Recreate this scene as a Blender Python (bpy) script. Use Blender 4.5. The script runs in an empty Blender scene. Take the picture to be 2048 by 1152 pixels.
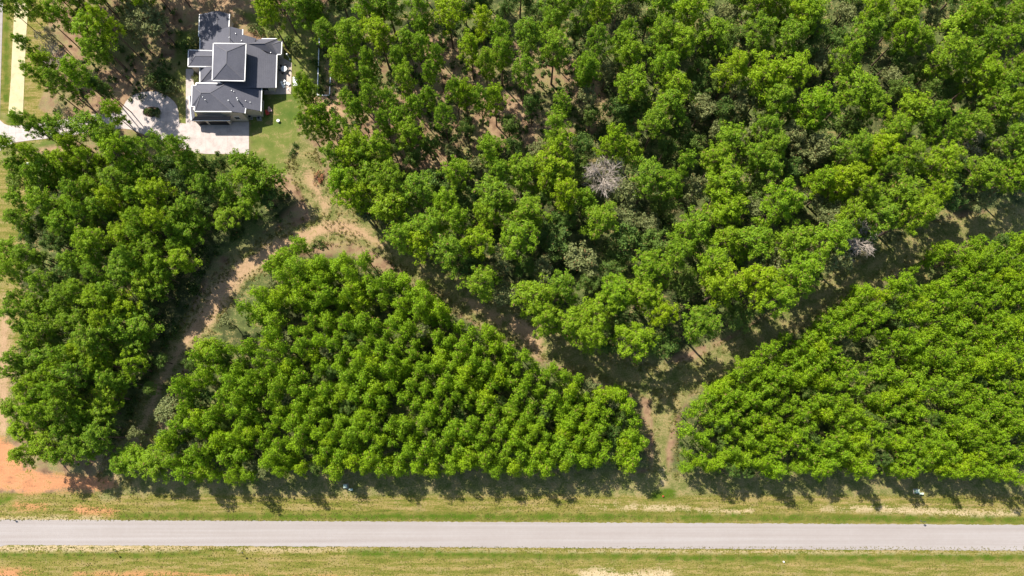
import bpy, math, random
import numpy as np
from mathutils import Vector

# ------------------------------------------------------------------ camera, sky, sun, exposure
sc = bpy.context.scene
F_PX, H_CAM, TILT, PY0 = 1300.0, 174.0, math.radians(5.5), 768.0   # photo is an off-centre crop of a near-vertical view
cam_d = bpy.data.cameras.new('camera'); cam = bpy.data.objects.new('camera', cam_d)
sc.collection.objects.link(cam); sc.camera = cam
cam.location = (0, 0, H_CAM); cam.rotation_euler = (TILT, 0, 0)
cam_d.sensor_fit = 'HORIZONTAL'; cam_d.sensor_width = 36.0
cam_d.lens = F_PX / 2048 * 36.0
cam_d.shift_y = (PY0 - 576) / 2048
cam_d.clip_start = 1.0; cam_d.clip_end = 6000

SUN_EL, SUN_AZ = math.radians(47), math.radians(-41)     # azimuth clockwise from +Y
world = bpy.data.worlds.new('World'); sc.world = world; world.use_nodes = True
wn = world.node_tree.nodes; wl = world.node_tree.links
sky = wn.new('ShaderNodeTexSky'); sky.sky_type = 'NISHITA'; sky.sun_disc = False
sky.sun_elevation = SUN_EL; sky.sun_rotation = SUN_AZ % (2*math.pi)
bg = wn['Background']; bg.inputs['Strength'].default_value = 0.105
wl.new(sky.outputs[0], bg.inputs['Color'])
sun_d = bpy.data.lights.new('sun', 'SUN'); sun = bpy.data.objects.new('sun', sun_d)
sc.collection.objects.link(sun)
sun_d.energy = 4.8; sun_d.angle = math.radians(0.53); sun_d.color = (1.0, 0.955, 0.88)
to_sun = Vector((math.sin(SUN_AZ)*math.cos(SUN_EL), math.cos(SUN_AZ)*math.cos(SUN_EL), math.sin(SUN_EL)))
sun.rotation_euler = (-to_sun).to_track_quat('-Z', 'Y').to_euler(); sun.location = to_sun*300
sc.view_settings.view_transform = 'Standard'; sc.view_settings.look = 'None'
sc.view_settings.exposure = 0.95; sc.view_settings.gamma = 1.0
sc.cycles.max_bounces = 6; sc.cycles.diffuse_bounces = 3; sc.cycles.transmission_bounces = 4

rng = np.random.default_rng(11); random.seed(5)
C = sc.collection

# ------------------------------------------------------------------ helpers
def G(px, py, h=0.0):
    """photo pixel + height above ground -> world point"""
    dx = (px-1024)/F_PX; dy = -(py-PY0)/F_PX
    y = dy*math.cos(TILT)+math.sin(TILT); z = dy*math.sin(TILT)-math.cos(TILT)
    s = (H_CAM-h)/(-z)
    return np.array((dx*s, y*s, h))
def P2D(pts): return np.array([G(x, y)[:2] for x, y in pts])

def tag(o, label=None, cat=None, group=None, kind=None):
    if label: o['label'] = label
    if cat: o['category'] = cat
    if group: o['group'] = group
    if kind: o['kind'] = kind
    return o
def obj(name, me, parent=None, loc=None):
    o = bpy.data.objects.new(name, me); C.objects.link(o)
    if parent is not None: o.parent = parent
    if loc is not None: o.location = loc
    return o
def empty(name, loc, rz=0.0, sc_=1.0):
    o = bpy.data.objects.new(name, None); C.objects.link(o)
    o.empty_display_size = 0.2; o.location = loc; o.rotation_euler = (0, 0, rz); o.scale = (sc_,)*3
    return o
def mesh_np(name, V, F, mat=None, smooth=False):
    """V (n,3), F (m,k) with constant k"""
    me = bpy.data.meshes.new(name); V = np.asarray(V, np.float32); F = np.asarray(F, np.int32)
    k = F.shape[1]
    me.vertices.add(len(V)); me.vertices.foreach_set('co', V.ravel())
    me.loops.add(F.size); me.loops.foreach_set('vertex_index', F.ravel())
    me.polygons.add(len(F)); me.polygons.foreach_set('loop_start', np.arange(0, F.size, k, dtype=np.int32))
    me.polygons.foreach_set('loop_total', np.full(len(F), k, np.int32))
    if smooth: me.polygons.foreach_set('use_smooth', np.ones(len(F), bool))
    me.update(calc_edges=True); me.validate()
    if mat: me.materials.append(mat)
    return me
class MB:
    """collects polygons, built as one mesh"""
    def __init__(s): s.v = []; s.f = []
    def add(s, V, F):
        n = len(s.v); s.v += [tuple(map(float, p)) for p in V]; s.f += [tuple(i+n for i in f) for f in F]; return s
    def box(s, c, d, rz=0.0):
        x, y, z = d[0]/2, d[1]/2, d[2]/2; co, si = math.cos(rz), math.sin(rz)
        V = [(c[0]+a*x*co-b*y*si, c[1]+a*x*si+b*y*co, c[2]+e*z) for e in (-1, 1) for a, b in ((-1,-1),(1,-1),(1,1),(-1,1))]
        return s.add(V, [(3,2,1,0),(4,5,6,7),(0,1,5,4),(1,2,6,5),(2,3,7,6),(3,0,4,7)])
    def bar(s, p, q, w, h):
        p = np.array(p, float); q = np.array(q, float); d = q-p; n = np.array((-d[1], d[0], 0)); n = n/(np.linalg.norm(n)+1e-9)*w/2
        u = np.array((0, 0, h/2))
        return s.add([p-n-u, p+n-u, p+n+u, p-n+u, q-n-u, q+n-u, q+n+u, q-n+u],
                     [(0,1,2,3),(7,6,5,4),(0,4,5,1),(1,5,6,2),(2,6,7,3),(3,7,4,0)])
    def tube(s, p, q, r0, r1, n=6, caps=True):
        p = np.array(p, float); q = np.array(q, float); d = q-p; d = d/(np.linalg.norm(d)+1e-9)
        a = np.cross(d, (0.3, 0.9, 0.1)); a /= np.linalg.norm(a); b = np.cross(d, a)
        V = []
        for c, r in ((p, r0), (q, r1)):
            for i in range(n):
                t = 2*math.pi*i/n; V.append(c+r*(a*math.cos(t)+b*math.sin(t)))
        Fc = [(i, (i+1) % n, n+(i+1) % n, n+i) for i in range(n)]
        if caps: Fc += [tuple(range(n-1, -1, -1)), tuple(range(n, 2*n))]
        return s.add(V, Fc)
    def prism(s, top, thick):
        """top polygon (3d points), extruded straight down by thick"""
        n = len(top); T = [np.array(p, float) for p in top]
        B = [p-np.array((0, 0, thick)) for p in T]
        return s.add(T+B, [tuple(range(n)), tuple(range(2*n-1, n-1, -1))]+[(i, n+i, n+(i+1) % n, (i+1) % n) for i in range(n)])
    def wall(s, base, tops, z0=0.0):
        """closed footprint with a top height for each corner"""
        n = len(base)
        B = [(p[0], p[1], z0) for p in base]; T = [(p[0], p[1], t) for p, t in zip(base, tops)]
        return s.add(B+T, [(i, (i+1) % n, n+(i+1) % n, n+i) for i in range(n)]+[tuple(range(n, 2*n)), tuple(range(n-1, -1, -1))])
    def lathe(s, c, prof, n=14):
        V = []; m = len(prof)
        for r, z in prof:
            for i in range(n):
                t = 2*math.pi*i/n; V.append((c[0]+r*math.cos(t), c[1]+r*math.sin(t), c[2]+z))
        Fc = [(j*n+i, j*n+(i+1) % n, (j+1)*n+(i+1) % n, (j+1)*n+i) for j in range(m-1) for i in range(n)]
        Fc += [tuple(range(n-1, -1, -1)), tuple(range((m-1)*n, m*n))]
        return s.add(V, Fc)
    def build(s, name, mat, parent=None, rel=None, smooth=False):
        me = bpy.data.meshes.new(name)
        V = np.array(s.v) - (np.array(rel) if rel is not None else 0)
        me.from_pydata(V.tolist(), [], s.f); me.update()
        if mat: me.materials.append(mat)
        if smooth:
            for p in me.polygons: p.use_smooth = True
        return obj(name, me, parent)

# ------------------------------------------------------------------ materials
def newmat(name):
    m = bpy.data.materials.new(name); m.use_nodes = True
    return m, m.node_tree.nodes, m.node_tree.links, m.node_tree.nodes['Principled BSDF']
def noise(n, l, vec, scale, detail=4, rough=0.55, mapping=None):
    t = n.new('ShaderNodeTexNoise'); t.inputs['Scale'].default_value = scale
    t.inputs['Detail'].default_value = detail; t.inputs['Roughness'].default_value = rough
    if mapping:
        mp = n.new('ShaderNodeMapping'); mp.inputs['Scale'].default_value = mapping; l.new(vec, mp.inputs[0]); vec = mp.outputs[0]
    l.new(vec, t.inputs['Vector']); return t.outputs['Fac']
def ramp(n, l, fac, stops):
    r = n.new('ShaderNodeValToRGB'); e = r.color_ramp.elements
    while len(e) < len(stops): e.new(0.5)
    for k, (p, c) in enumerate(stops): e[k].position = p; e[k].color = (*c, 1) if len(c) == 3 else c
    l.new(fac, r.inputs[0]); return r.outputs[0]
def mix(n, l, fac, a, b, mode='MIX'):
    m = n.new('ShaderNodeMix'); m.data_type = 'RGBA'; m.blend_type = mode
    for s, v in ((m.inputs[0], fac), (m.inputs[6], a), (m.inputs[7], b)):
        if isinstance(v, (int, float)): s.default_value = v
        elif isinstance(v, tuple): s.default_value = (*v, 1)
        else: l.new(v, s)
    return m.outputs[2]
def math_(n, l, op, a, b=None, clamp=False):
    m = n.new('ShaderNodeMath'); m.operation = op; m.use_clamp = clamp
    for s, v in zip(m.inputs, (a, b)):
        if v is None: continue
        if isinstance(v, (int, float)): s.default_value = v
        else: l.new(v, s)
    return m.outputs[0]
def bump(n, l, b, h, strength, dist):
    k = n.new('ShaderNodeBump'); k.inputs['Strength'].default_value = strength; k.inputs['Distance'].default_value = dist
    l.new(h, k.inputs['Height']); l.new(k.outputs[0], b.inputs['Normal'])
def simple(name, col, rough=0.6, var=0.25, scale=3.0, metal=0.0, spec=0.3):
    m, n, l, b = newmat(name)
    g = n.new('ShaderNodeNewGeometry').outputs['Position']
    f = noise(n, l, g, scale, 5)
    lo = tuple(c*(1-var) for c in col); hi = tuple(min(1, c*(1+var)) for c in col)
    l.new(ramp(n, l, f, [(0.3, lo), (0.7, hi)]), b.inputs['Base Color'])
    b.inputs['Roughness'].default_value = rough; b.inputs['Metallic'].default_value = metal
    b.inputs['Specular IOR Level'].default_value = spec
    return m
def leafmat(name, base, warm, dark, transl=0.36, rough=0.5):
    """foliage: every tree and every leaf a little different in hue"""
    m, n, l, b = newmat(name)
    oi = n.new('ShaderNodeObjectInfo').outputs['Random']
    isl = n.new('ShaderNodeNewGeometry').outputs['Random Per Island']
    c = mix(n, l, oi, base, warm)
    d = n.new('ShaderNodeMath'); d.operation = 'FRACT'; l.new(math_(n, l, 'MULTIPLY', oi, 7.31), d.inputs[0])
    c = mix(n, l, math_(n, l, 'MULTIPLY', d.outputs[0], 0.75), c, dark)
    c = mix(n, l, math_(n, l, 'MULTIPLY', isl, 0.45), c, tuple(x*1.5 for x in warm))
    c = mix(n, l, math_(n, l, 'GREATER_THAN', isl, 0.955), c, (0.24, 0.15, 0.06))
    l.new(c, b.inputs['Base Color']); b.inputs['Roughness'].default_value = rough
    b.inputs['Specular IOR Level'].default_value = 0.10
    tr = n.new('ShaderNodeBsdfTranslucent'); l.new(c, tr.inputs['Color'])
    ms = n.new('ShaderNodeMixShader'); ms.inputs[0].default_value = transl
    l.new(b.outputs[0], ms.inputs[1]); l.new(tr.outputs[0], ms.inputs[2])
    l.new(ms.outputs[0], n['Material Output'].inputs['Surface'])
    return m

M = {}
M['pine'] = leafmat('pine_needles', (0.155, 0.285, 0.012), (0.25, 0.345, 0.008), (0.08, 0.175, 0.022))
M['young'] = leafmat('young_pine_needles', (0.172, 0.31, 0.010), (0.255, 0.36, 0.008), (0.105, 0.215, 0.014))
M['broad'] = leafmat('broadleaf_leaves', (0.085, 0.165, 0.03), (0.17, 0.235, 0.035), (0.04, 0.10, 0.03))
M['olive'] = leafmat('olive_leaves', (0.18, 0.21, 0.065), (0.25, 0.26, 0.10), (0.12, 0.155, 0.05))
M['lime'] = leafmat('lime_leaves', (0.21, 0.34, 0.02), (0.26, 0.36, 0.02), (0.17, 0.29, 0.02))
M['grey'] = leafmat('grey_twigs', (0.27, 0.26, 0.15), (0.34, 0.31, 0.20), (0.22, 0.22, 0.12))
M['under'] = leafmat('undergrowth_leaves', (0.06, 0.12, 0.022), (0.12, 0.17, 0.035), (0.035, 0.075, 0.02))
M['tuft'] = leafmat('verge_tufts', (0.12, 0.135, 0.016), (0.22, 0.18, 0.05), (0.09, 0.115, 0.012))
M['bark'] = simple('pine_bark', (0.13, 0.085, 0.06), 0.9, 0.45, 2.0)
M['dead'] = simple('dead_wood', (0.36, 0.30, 0.245), 0.9, 0.3, 2.0)
M['deadred'] = simple('dead_red_needles', (0.30, 0.11, 0.05), 0.9, 0.4, 2.0)

# ground ------------------------------------------------------------
def ground_material():
    m, n, l, b = newmat('ground')
    P = n.new('ShaderNodeNewGeometry').outputs['Position']
    def at(name):
        a = n.new('ShaderNodeAttribute'); a.attribute_name = name; return a.outputs['Fac']
    big = noise(n, l, P, 0.06, 5); mid = noise(n, l, P, 0.35, 6, 0.6); fine = noise(n, l, P, 2.6, 4, 0.7)
    streak = noise(n, l, P, 1.0, 5, 0.6, (0.10, 0.9, 1)); grain = noise(n, l, P, 7.0, 3, 0.7)
    # forest floor: pine straw, with patches of weeds
    ff = ramp(n, l, mid, [(0.30, (0.12, 0.07, 0.04)), (0.50, (0.26, 0.165, 0.095)), (0.72, (0.38, 0.265, 0.16))])
    weeds = ramp(n, l, fine, [(0.3, (0.05, 0.085, 0.02)), (0.7, (0.17, 0.18, 0.055))])
    wf = ramp(n, l, math_(n, l, 'ADD', math_(n, l, 'MULTIPLY', big, 0.6), math_(n, l, 'MULTIPLY', mid, 0.4)), [(0.46, (0, 0, 0)), (0.56, (1, 1, 1))])
    col = mix(n, l, math_(n, l, 'MULTIPLY', wf, 0.75), ff, weeds)
    brk = math_(n, l, 'ADD', math_(n, l, 'MULTIPLY', mid, 0.4), math_(n, l, 'ADD', math_(n, l, 'MULTIPLY', fine, 0.35), math_(n, l, 'MULTIPLY', streak, 0.25)))
    def layer(col, attr, c, namp=0.55, soft=0.16, nz=None):
        t = math_(n, l, 'ADD', at(attr), math_(n, l, 'MULTIPLY', math_(n, l, 'SUBTRACT', nz or mid, 0.5), namp*2))
        f = ramp(n, l, t, [(0.5-soft, (0, 0, 0)), (0.5+soft, (1, 1, 1))])
        return mix(n, l, f, col, c)
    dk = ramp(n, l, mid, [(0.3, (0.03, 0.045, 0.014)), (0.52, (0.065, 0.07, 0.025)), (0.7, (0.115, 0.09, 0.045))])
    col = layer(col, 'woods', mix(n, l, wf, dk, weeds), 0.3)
    # mown verge: green and straw in streaks along the road
    v = math_(n, l, 'ADD', math_(n, l, 'MULTIPLY', streak, 0.40), math_(n, l, 'ADD', math_(n, l, 'MULTIPLY', fine, 0.32), math_(n, l, 'MULTIPLY', grain, 0.28)))
    verge = ramp(n, l, v, [(0.395, (0.065, 0.09, 0.010)), (0.465, (0.125, 0.125, 0.020)), (0.525, (0.20, 0.16, 0.045)), (0.60, (0.32, 0.22, 0.095))])
    col = layer(col, 'verge', verge, 0.25)
    lawn = ramp(n, l, math_(n, l, 'ADD', math_(n, l, 'MULTIPLY', big, 0.45), math_(n, l, 'ADD', math_(n, l, 'MULTIPLY', mid, 0.35), math_(n, l, 'MULTIPLY', grain, 0.2))),
                [(0.38, (0.065, 0.105, 0.016)), (0.50, (0.12, 0.14, 0.03)), (0.62, (0.20, 0.175, 0.06))])
    col = layer(col, 'lawn', lawn, 1.3, 0.3, brk)
    sg = ramp(n, l, math_(n, l, 'ADD', math_(n, l, 'MULTIPLY', mid, 0.5), math_(n, l, 'MULTIPLY', fine, 0.5)),
              [(0.38, (0.07, 0.092, 0.018)), (0.49, (0.15, 0.145, 0.045)), (0.59, (0.25, 0.195, 0.09)), (0.7, (0.35, 0.26, 0.15))])
    col = layer(col, 'track', sg, 0.35)
    sand = ramp(n, l, math_(n, l, 'ADD', math_(n, l, 'MULTIPLY', mid, 0.6), math_(n, l, 'MULTIPLY', fine, 0.4)),
                [(0.3, (0.25, 0.16, 0.085)), (0.55, (0.38, 0.245, 0.14)), (0.75, (0.46, 0.33, 0.205))])
    col = layer(col, 'sand', sand, 2.0, 0.3, brk)
    pale = ramp(n, l, fine, [(0.3, (0.36, 0.26, 0.13)), (0.7, (0.50, 0.39, 0.24))])
    col = layer(col, 'pale', pale, 3.2, 0.3, brk)
    red = ramp(n, l, math_(n, l, 'ADD', math_(n, l, 'MULTIPLY', mid, 0.6), math_(n, l, 'MULTIPLY', streak, 0.4)), [(0.3, (0.37, 0.15, 0.065)), (0.6, (0.47, 0.22, 0.105)), (0.8, (0.50, 0.29, 0.16))])
    col = layer(col, 'red', red, 2.6, 0.3, brk)
    col = layer(col, 'green', ramp(n, l, fine, [(0.3, (0.035, 0.075, 0.004)), (0.7, (0.085, 0.12, 0.010))]), 3.0, 0.35, brk)
    l.new(col, b.inputs['Base Color']); b.inputs['Roughness'].default_value = 0.95; b.inputs['Specular IOR Level'].default_value = 0.1
    bump(n, l, b, math_(n, l, 'ADD', math_(n, l, 'MULTIPLY', grain, 0.5), fine), 0.7, 0.12)
    return m
def sdf(P, poly):
    """signed distance, positive inside"""
    x, y = P[:, 0], P[:, 1]; d = np.full(len(P), 1e9); ins = np.zeros(len(P), bool); n = len(poly)
    for i in range(n):
        a, b = poly[i], poly[(i+1) % n]; e = b-a
        t = np.clip(((x-a[0])*e[0]+(y-a[1])*e[1])/(e@e+1e-12), 0, 1)
        d = np.minimum(d, np.hypot(x-a[0]-t*e[0], y-a[1]-t*e[1]))
        c = (a[1] > y) != (b[1] > y)
        ins ^= c & (x < (b[0]-a[0])*(y-a[1])/(b[1]-a[1]+1e-12)+a[0])
    return np.where(ins, d, -d)
def lined(P, line, w):
    """w (metres or one per point) minus the distance to a polyline"""
    x, y = P[:, 0], P[:, 1]; best = np.full(len(P), -1e9)
    ws = w if isinstance(w, (list, tuple)) else [w]*len(line)
    for i in range(len(line)-1):
        a, b = line[i], line[i+1]; e = b-a
        t = np.clip(((x-a[0])*e[0]+(y-a[1])*e[1])/(e@e+1e-12), 0, 1)
        best = np.maximum(best, ws[i]+(ws[i+1]-ws[i])*t-np.hypot(x-a[0]-t*e[0], y-a[1]-t*e[1]))
    return best
def axis(lo, hi, step, far):
    c = np.arange(lo, hi+step/2, step); e = np.array([4, 12, 30, 80, 200, 500, 1200.0])
    return np.concatenate([(lo-e[::-1]), c, hi+e])
TRACK = [(600,310),(612,340),(650,415),(720,455),(800,500),(880,560),(960,615),(1045,660),(1110,695),(1200,735),(1300,765),(1400,750),(1500,690),(1600,620),(1700,560),(1850,480),(2090,430)]
WTRACK = [(715,455),(640,460),(560,490),(490,535),(440,585),(410,635),(365,690),(325,760),(290,840),(262,900),(215,975)]
WOOD1 = [(60,300),(250,310),(450,330),(600,400),(560,440),(430,520),(370,640),(290,780),(230,900),(60,900),(40,700),(40,400)]
WOOD2 = [(640,-80),(2200,-80),(2200,400),(1900,430),(1700,540),(1480,660),(1330,720),(1120,680),(960,580),(800,470),(700,380),(720,330),(850,345),(1000,310),(1120,320),(1220,230),(1180,120),(1000,80),(660,60)]
WOOD3 = [(380,720),(460,600),(520,510),(700,510),(900,620),(1100,740),(1280,800),(1300,940),(320,945)]
WOOD4 = [(1360,820),(1480,720),(1740,580),(2000,480),(2200,460),(2200,950),(1340,945)]
def build_ground():
    X = axis(-165, 165, 0.7, 1); Y = axis(-52, 140, 0.7, 1)
    gx, gy = np.meshgrid(X, Y); nx, ny = len(X), len(Y)
    P = np.stack([gx.ravel(), gy.ravel()], 1)
    i = np.arange(nx*ny).reshape(ny, nx)
    F = np.stack([i[:-1, :-1].ravel(), i[:-1, 1:].ravel(), i[1:, 1:].ravel(), i[1:, :-1].ravel()], 1)
    at = {}
    sm = lambda d, w=2.0: np.clip(0.5+d/(2*w), 0, 1)
    poly = lambda pts: sdf(P, P2D(pts))
    verge = np.maximum(poly([(-900,985),(240,985),(700,984),(1310,982),(2048,986),(3000,988),(3000,1400),(-900,1400)]),
                       poly([(-60,-40),(110,-40),(95,60),(100,150),(75,215),(150,262),(60,300),(60,420),(35,560),(60,620),(20,760),(0,900),(-60,960)]))
    at['verge'] = sm(verge, 1.2)
    at['lawn'] = sm(np.maximum.reduce([poly([(470,20),(560,30),(625,55),(648,110),(650,185),(610,215),(595,262),(618,310),(590,345),(430,345),(370,322),(360,305),(498,300),(498,180),(560,100)]),
                                       poly([(330,120),(374,120),(374,250),(356,250),(352,205),(335,190)]), poly([(258,262),(300,276),(345,296),(330,310),(270,290)]),
                                       poly([(350,60),(400,60),(400,130),(350,130)]), poly([(0,300),(40,288),(160,268),(158,282),(60,300),(0,330)]), poly([(0,225),(30,232),(60,245),(20,246),(0,236)])]), 1.0)
    at['track'] = sm(np.maximum.reduce([lined(P, P2D(TRACK), 4.2), lined(P, P2D(WTRACK), 3.6), poly([(1300,770),(1400,765),(1372,800),(1345,850),(1332,900),(1340,962),(1300,962),(1308,900)]),
                                        poly([(255,880),(330,880),(330,960),(250,960)]), poly([(240,945),(3000,940),(3000,992),(240,990)])]), 1.6)
    sand = np.maximum.reduce([lined(P, P2D([(612,345),(655,418)]), [1.0, 1.0]), lined(P, P2D(WTRACK), [.6,1.6,2.0,2.4,3.0,2.6,1.2,.8,.6,.5,.4]),
                              lined(P, P2D([(650,450),(690,455),(720,465),(765,490)]), [1.0, 2.0, 1.4, 0.2]), lined(P, P2D([(1030,648),(1062,672),(1075,700)]), [2.0, 2.6, 1.5]),
                              lined(P, P2D([(930,600),(1000,640)]), [.6, 1.2]), lined(P, P2D([(11,590),(9,660),(7,760),(5,860)]), [.5, 1.6, 1.6, 1.4]),
                              lined(P, P2D([(440,25),(455,10)]), 1.0), poly([(622,190),(660,190),(690,230),(640,260),(615,225)]), poly([(80,300),(125,302),(120,328),(85,325)])])
    at['sand'] = sm(sand, 1.6)
    at['pale'] = sm(np.maximum.reduce([lined(P, P2D([(-60,1097),(60,1096),(200,1096),(420,1098)]), [.5, .9, .7, .0]), lined(P, P2D([(420,1098),(1000,1103),(2100,1108)]), .05),
                                       lined(P, P2D([(-60,1040),(60,1038),(200,1036)]), .2), lined(P, P2D([(1180,1012),(1330,1016),(1420,1022)]), [.0, .5, .0]), lined(P, P2D([(1420,1024),(1500,1022)]), [.0, .5]), 
                                       lined(P, P2D([(1640,1018),(1760,1018),(1960,1030),(2090,1024)]), [.0, .6, .7, .1]), poly([(1160,1142),(1210,1136),(1245,1147),(1340,1140),(1350,1180),(1160,1180)]),
                                       lined(P, P2D([(1325,940),(1325,965)]), [.1, .3])]), 1.1)
    at['red'] = sm(np.maximum.reduce([poly([(-60,870),(20,880),(45,935),(110,950),(220,955),(230,970),(200,982),(110,980),(55,987),(20,978),(-60,985)]),
                                      lined(P, P2D([(30,1012),(90,1015)]), .5), lined(P, P2D([(150,1020),(230,1022)]), .7),
                                      lined(P, P2D([(-60,1148),(20,1147),(80,1144)]), [1.0, 1.0, .0]), lined(P, P2D([(150,1148),(350,1149),(420,1152)]), [.0, .5, .0]),
                                      lined(P, P2D([(420,1156),(700,1158)]), .3)]), 1.3)
    at['green'] = sm(np.maximum.reduce([lined(P, P2D([(-60,1110),(300,1112),(420,1106)]), .35), lined(P, P2D([(700,1106),(1000,1110),(1500,1116),(2100,1114)]), .55), lined(P, P2D([(240,1033),(700,1033),(1300,1034),(2100,1040)]), .6),
                                        lined(P, P2D([(1310,992),(1340,988)]), 1.2), lined(P, P2D([(12,20),(12,200)]), .6), lined(P, P2D([(0,1000),(20,996)]), .7), lined(P, P2D([(20,240),(40,244)]), .8)]), 1.0)
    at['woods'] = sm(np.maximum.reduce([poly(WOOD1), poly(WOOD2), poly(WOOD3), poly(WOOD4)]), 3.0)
    z = 0.12*np.sin(P[:, 0]*0.11+1)*np.sin(P[:, 1]*0.09) + 0.05*np.sin(P[:, 0]*.7+P[:, 1]*.4)*np.sin(P[:, 1]*.8-P[:, 0]*.3)
    flat = np.maximum.reduce([poly([(-900,1030),(3000,1045),(3000,1118),(-900,1106)]), poly([(-90,-200),(62,-200),(62,250),(400,100),(600,100),(600,320),(380,320),(0,310),(0,1040),(-90,1040)])])
    z = z*np.clip(-flat/4, 0, 1)
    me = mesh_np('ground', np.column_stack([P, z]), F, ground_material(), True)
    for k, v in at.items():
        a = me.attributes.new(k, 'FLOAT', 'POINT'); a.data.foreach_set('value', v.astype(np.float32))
    return tag(obj('ground', me), kind='structure')
build_ground()

def asphalt_material():
    m, n, l, b = newmat('asphalt'); P = n.new('ShaderNodeNewGeometry').outputs['Position']
    s1 = noise(n, l, P, 1.0, 4, 0.5, (0.012, 1.1, 1)); s2 = noise(n, l, P, 9.0, 3, 0.7); s3 = noise(n, l, P, 0.08, 3)
    s4 = noise(n, l, P, 0.9, 6, 0.75)
    f = math_(n, l, 'ADD', math_(n, l, 'MULTIPLY', s1, 0.50), math_(n, l, 'ADD', math_(n, l, 'MULTIPLY', s2, 0.14), math_(n, l, 'ADD', math_(n, l, 'MULTIPLY', s3, 0.18), math_(n, l, 'MULTIPLY', s4, 0.18))))
    l.new(ramp(n, l, f, [(0.36, (0.255, 0.215, 0.19)), (0.5, (0.285, 0.247, 0.222)), (0.64, (0.32, 0.285, 0.262))]), b.inputs['Base Color'])
    b.inputs['Roughness'].default_value = 0.9; bump(n, l, b, s2, 0.3, 0.02); return m
def concrete_material(name, col, var=0.14):
    m, n, l, b = newmat(name); P = n.new('ShaderNodeNewGeometry').outputs['Position']
    f = math_(n, l, 'ADD', math_(n, l, 'MULTIPLY', noise(n, l, P, 0.5, 6, 0.6), 0.6), math_(n, l, 'MULTIPLY', noise(n, l, P, 5, 4, 0.7), 0.4))
    l.new(ramp(n, l, f, [(0.32, tuple(c*(1-var*1.6) for c in col)), (0.5, col), (0.68, tuple(min(.9, c*(1+var)) for c in col))]), b.inputs['Base Color'])
    b.inputs['Roughness'].default_value = 0.85; bump(n, l, b, f, 0.2, 0.03); return m
M['asphalt'] = asphalt_material()
M['concrete'] = concrete_material('driveway_concrete', (0.43, 0.36, 0.32), 0.2)
M['paving'] = concrete_material('patio_paving', (0.44, 0.35, 0.285))
M['straw'] = concrete_material('straw_matting', (0.45, 0.375, 0.20), 0.2)

def sheet(name, pts, z, mat, kind='structure', th=0.12):
    """flat slab from photo-ground outline, with an uneven edge where asked"""
    mb = MB(); top = [(*p, z) for p in P2D(pts)]
    mb.prism(top, th); o = mb.build(name, mat); 
    if kind: o['kind'] = kind
    return o
def wobble(a, b, n, amp):
    a = np.array(a, float); b = np.array(b, float); out = []
    for i in range(n):
        t = i/n; out.append(tuple(a+(b-a)*t+np.array((0, random.uniform(-amp, amp)))))
    return out
road_pts = wobble((-600, 1036), (2700, 1053), 900, 0.9) + wobble((2700, 1105), (24, 1089.5), 760, 0.9) + [(16,1089.8),(8,1091),(-2,1094),(-14,1100),(-22,1112),(-26,1130),(-28,1300),(-92,1300),(-90,1130),(-96,1100),(-110,1092),(-600,1087)]
sheet('road', road_pts, 0.05, M['asphalt'])
side_pts = [(-88,-200),(13,-200)] + [(x, y) for x, y in wobble((8, -60), (-22, 1000), 50, 0)] + [(-20,1022),(-10,1034),(2,1040.5),(-120,1040)] + [(-96,1000),(-90,400)]
sheet('side_road', side_pts, 0.046, M['asphalt'])
drive = [(-4,236),(3,243),(9,248),(17,251),(31,252),(90,246),(159,233),(207,227),(230,226),(241,221),(247,212),(252,203),(260,195),(271,188.5),(283,184.8),(298,183),(313,183.2),(327,187.5),(339,195),(348,203),(354,212),(357,224),(359,246),(372,247.5),
         (372,138),(388,138),(388,244),(498,244),(498,308),(412,308),(390,305),(368,298),(345,288),(320,279),(295,272),(280,266),(262,259),(242,257),(170,266),(106,276),(60,281),(30,285),(17,290),(7,296),(0,302),(-6,308)]
dv = sheet('driveway', drive, 0.07, M['concrete'])
def joint(pts, parent):   # sawn joints of the concrete, thin bars in their own dark colour
    mb = MB()
    for a, b_ in pts: mb.bar((*G(*a)[:2], 0.071), (*G(*b_)[:2], 0.071), 0.035, 0.006)
    o = mb.build('joint', simple('joint_line', (0.22, 0.18, 0.16), 0.9), parent); o['kind'] = 'stuff'
joint([((17,251),(17,290)),((32,252),(32,285)),((-5,268),(106,262)),((70,248),(74,279)),((112,243),(116,274)),((412,250),(412,308)),((372,278),(498,278)),((455,250),(455,308)),((372,262),(330,270))], dv)
sheet('straw_mat_strip', [(62,-60),(31,-60),(29,20),(25,90),(22,160),(16.5,229),(46,229.5),(49,160),(52,80),(57,10)], 0.06, M['straw'], None)
tag(bpy.data.objects['straw_mat_strip'], 'pale straw erosion matting strip in the ditch beside the side road', 'matting')
patio = sheet('patio', [(550,116),(568,117),(583.8,126),(583,160),(582,188),(528,189),(528,180),(552,178)], 0.08, M['paving'])
def path_bed():
    c = G(304, 224); mb = MB()
    ring = [(c[0]+2.5*math.cos(t), c[1]+1.5*math.sin(t), 0.16+0.0*t) for t in np.linspace(0, 2*math.pi, 20, endpoint=False)]
    mb.prism(ring, 0.16); o = mb.build('planting_bed', simple('mulch', (0.10, 0.06, 0.04), 0.95, 0.4, 4)); o['kind'] = 'structure'
path_bed()

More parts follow.
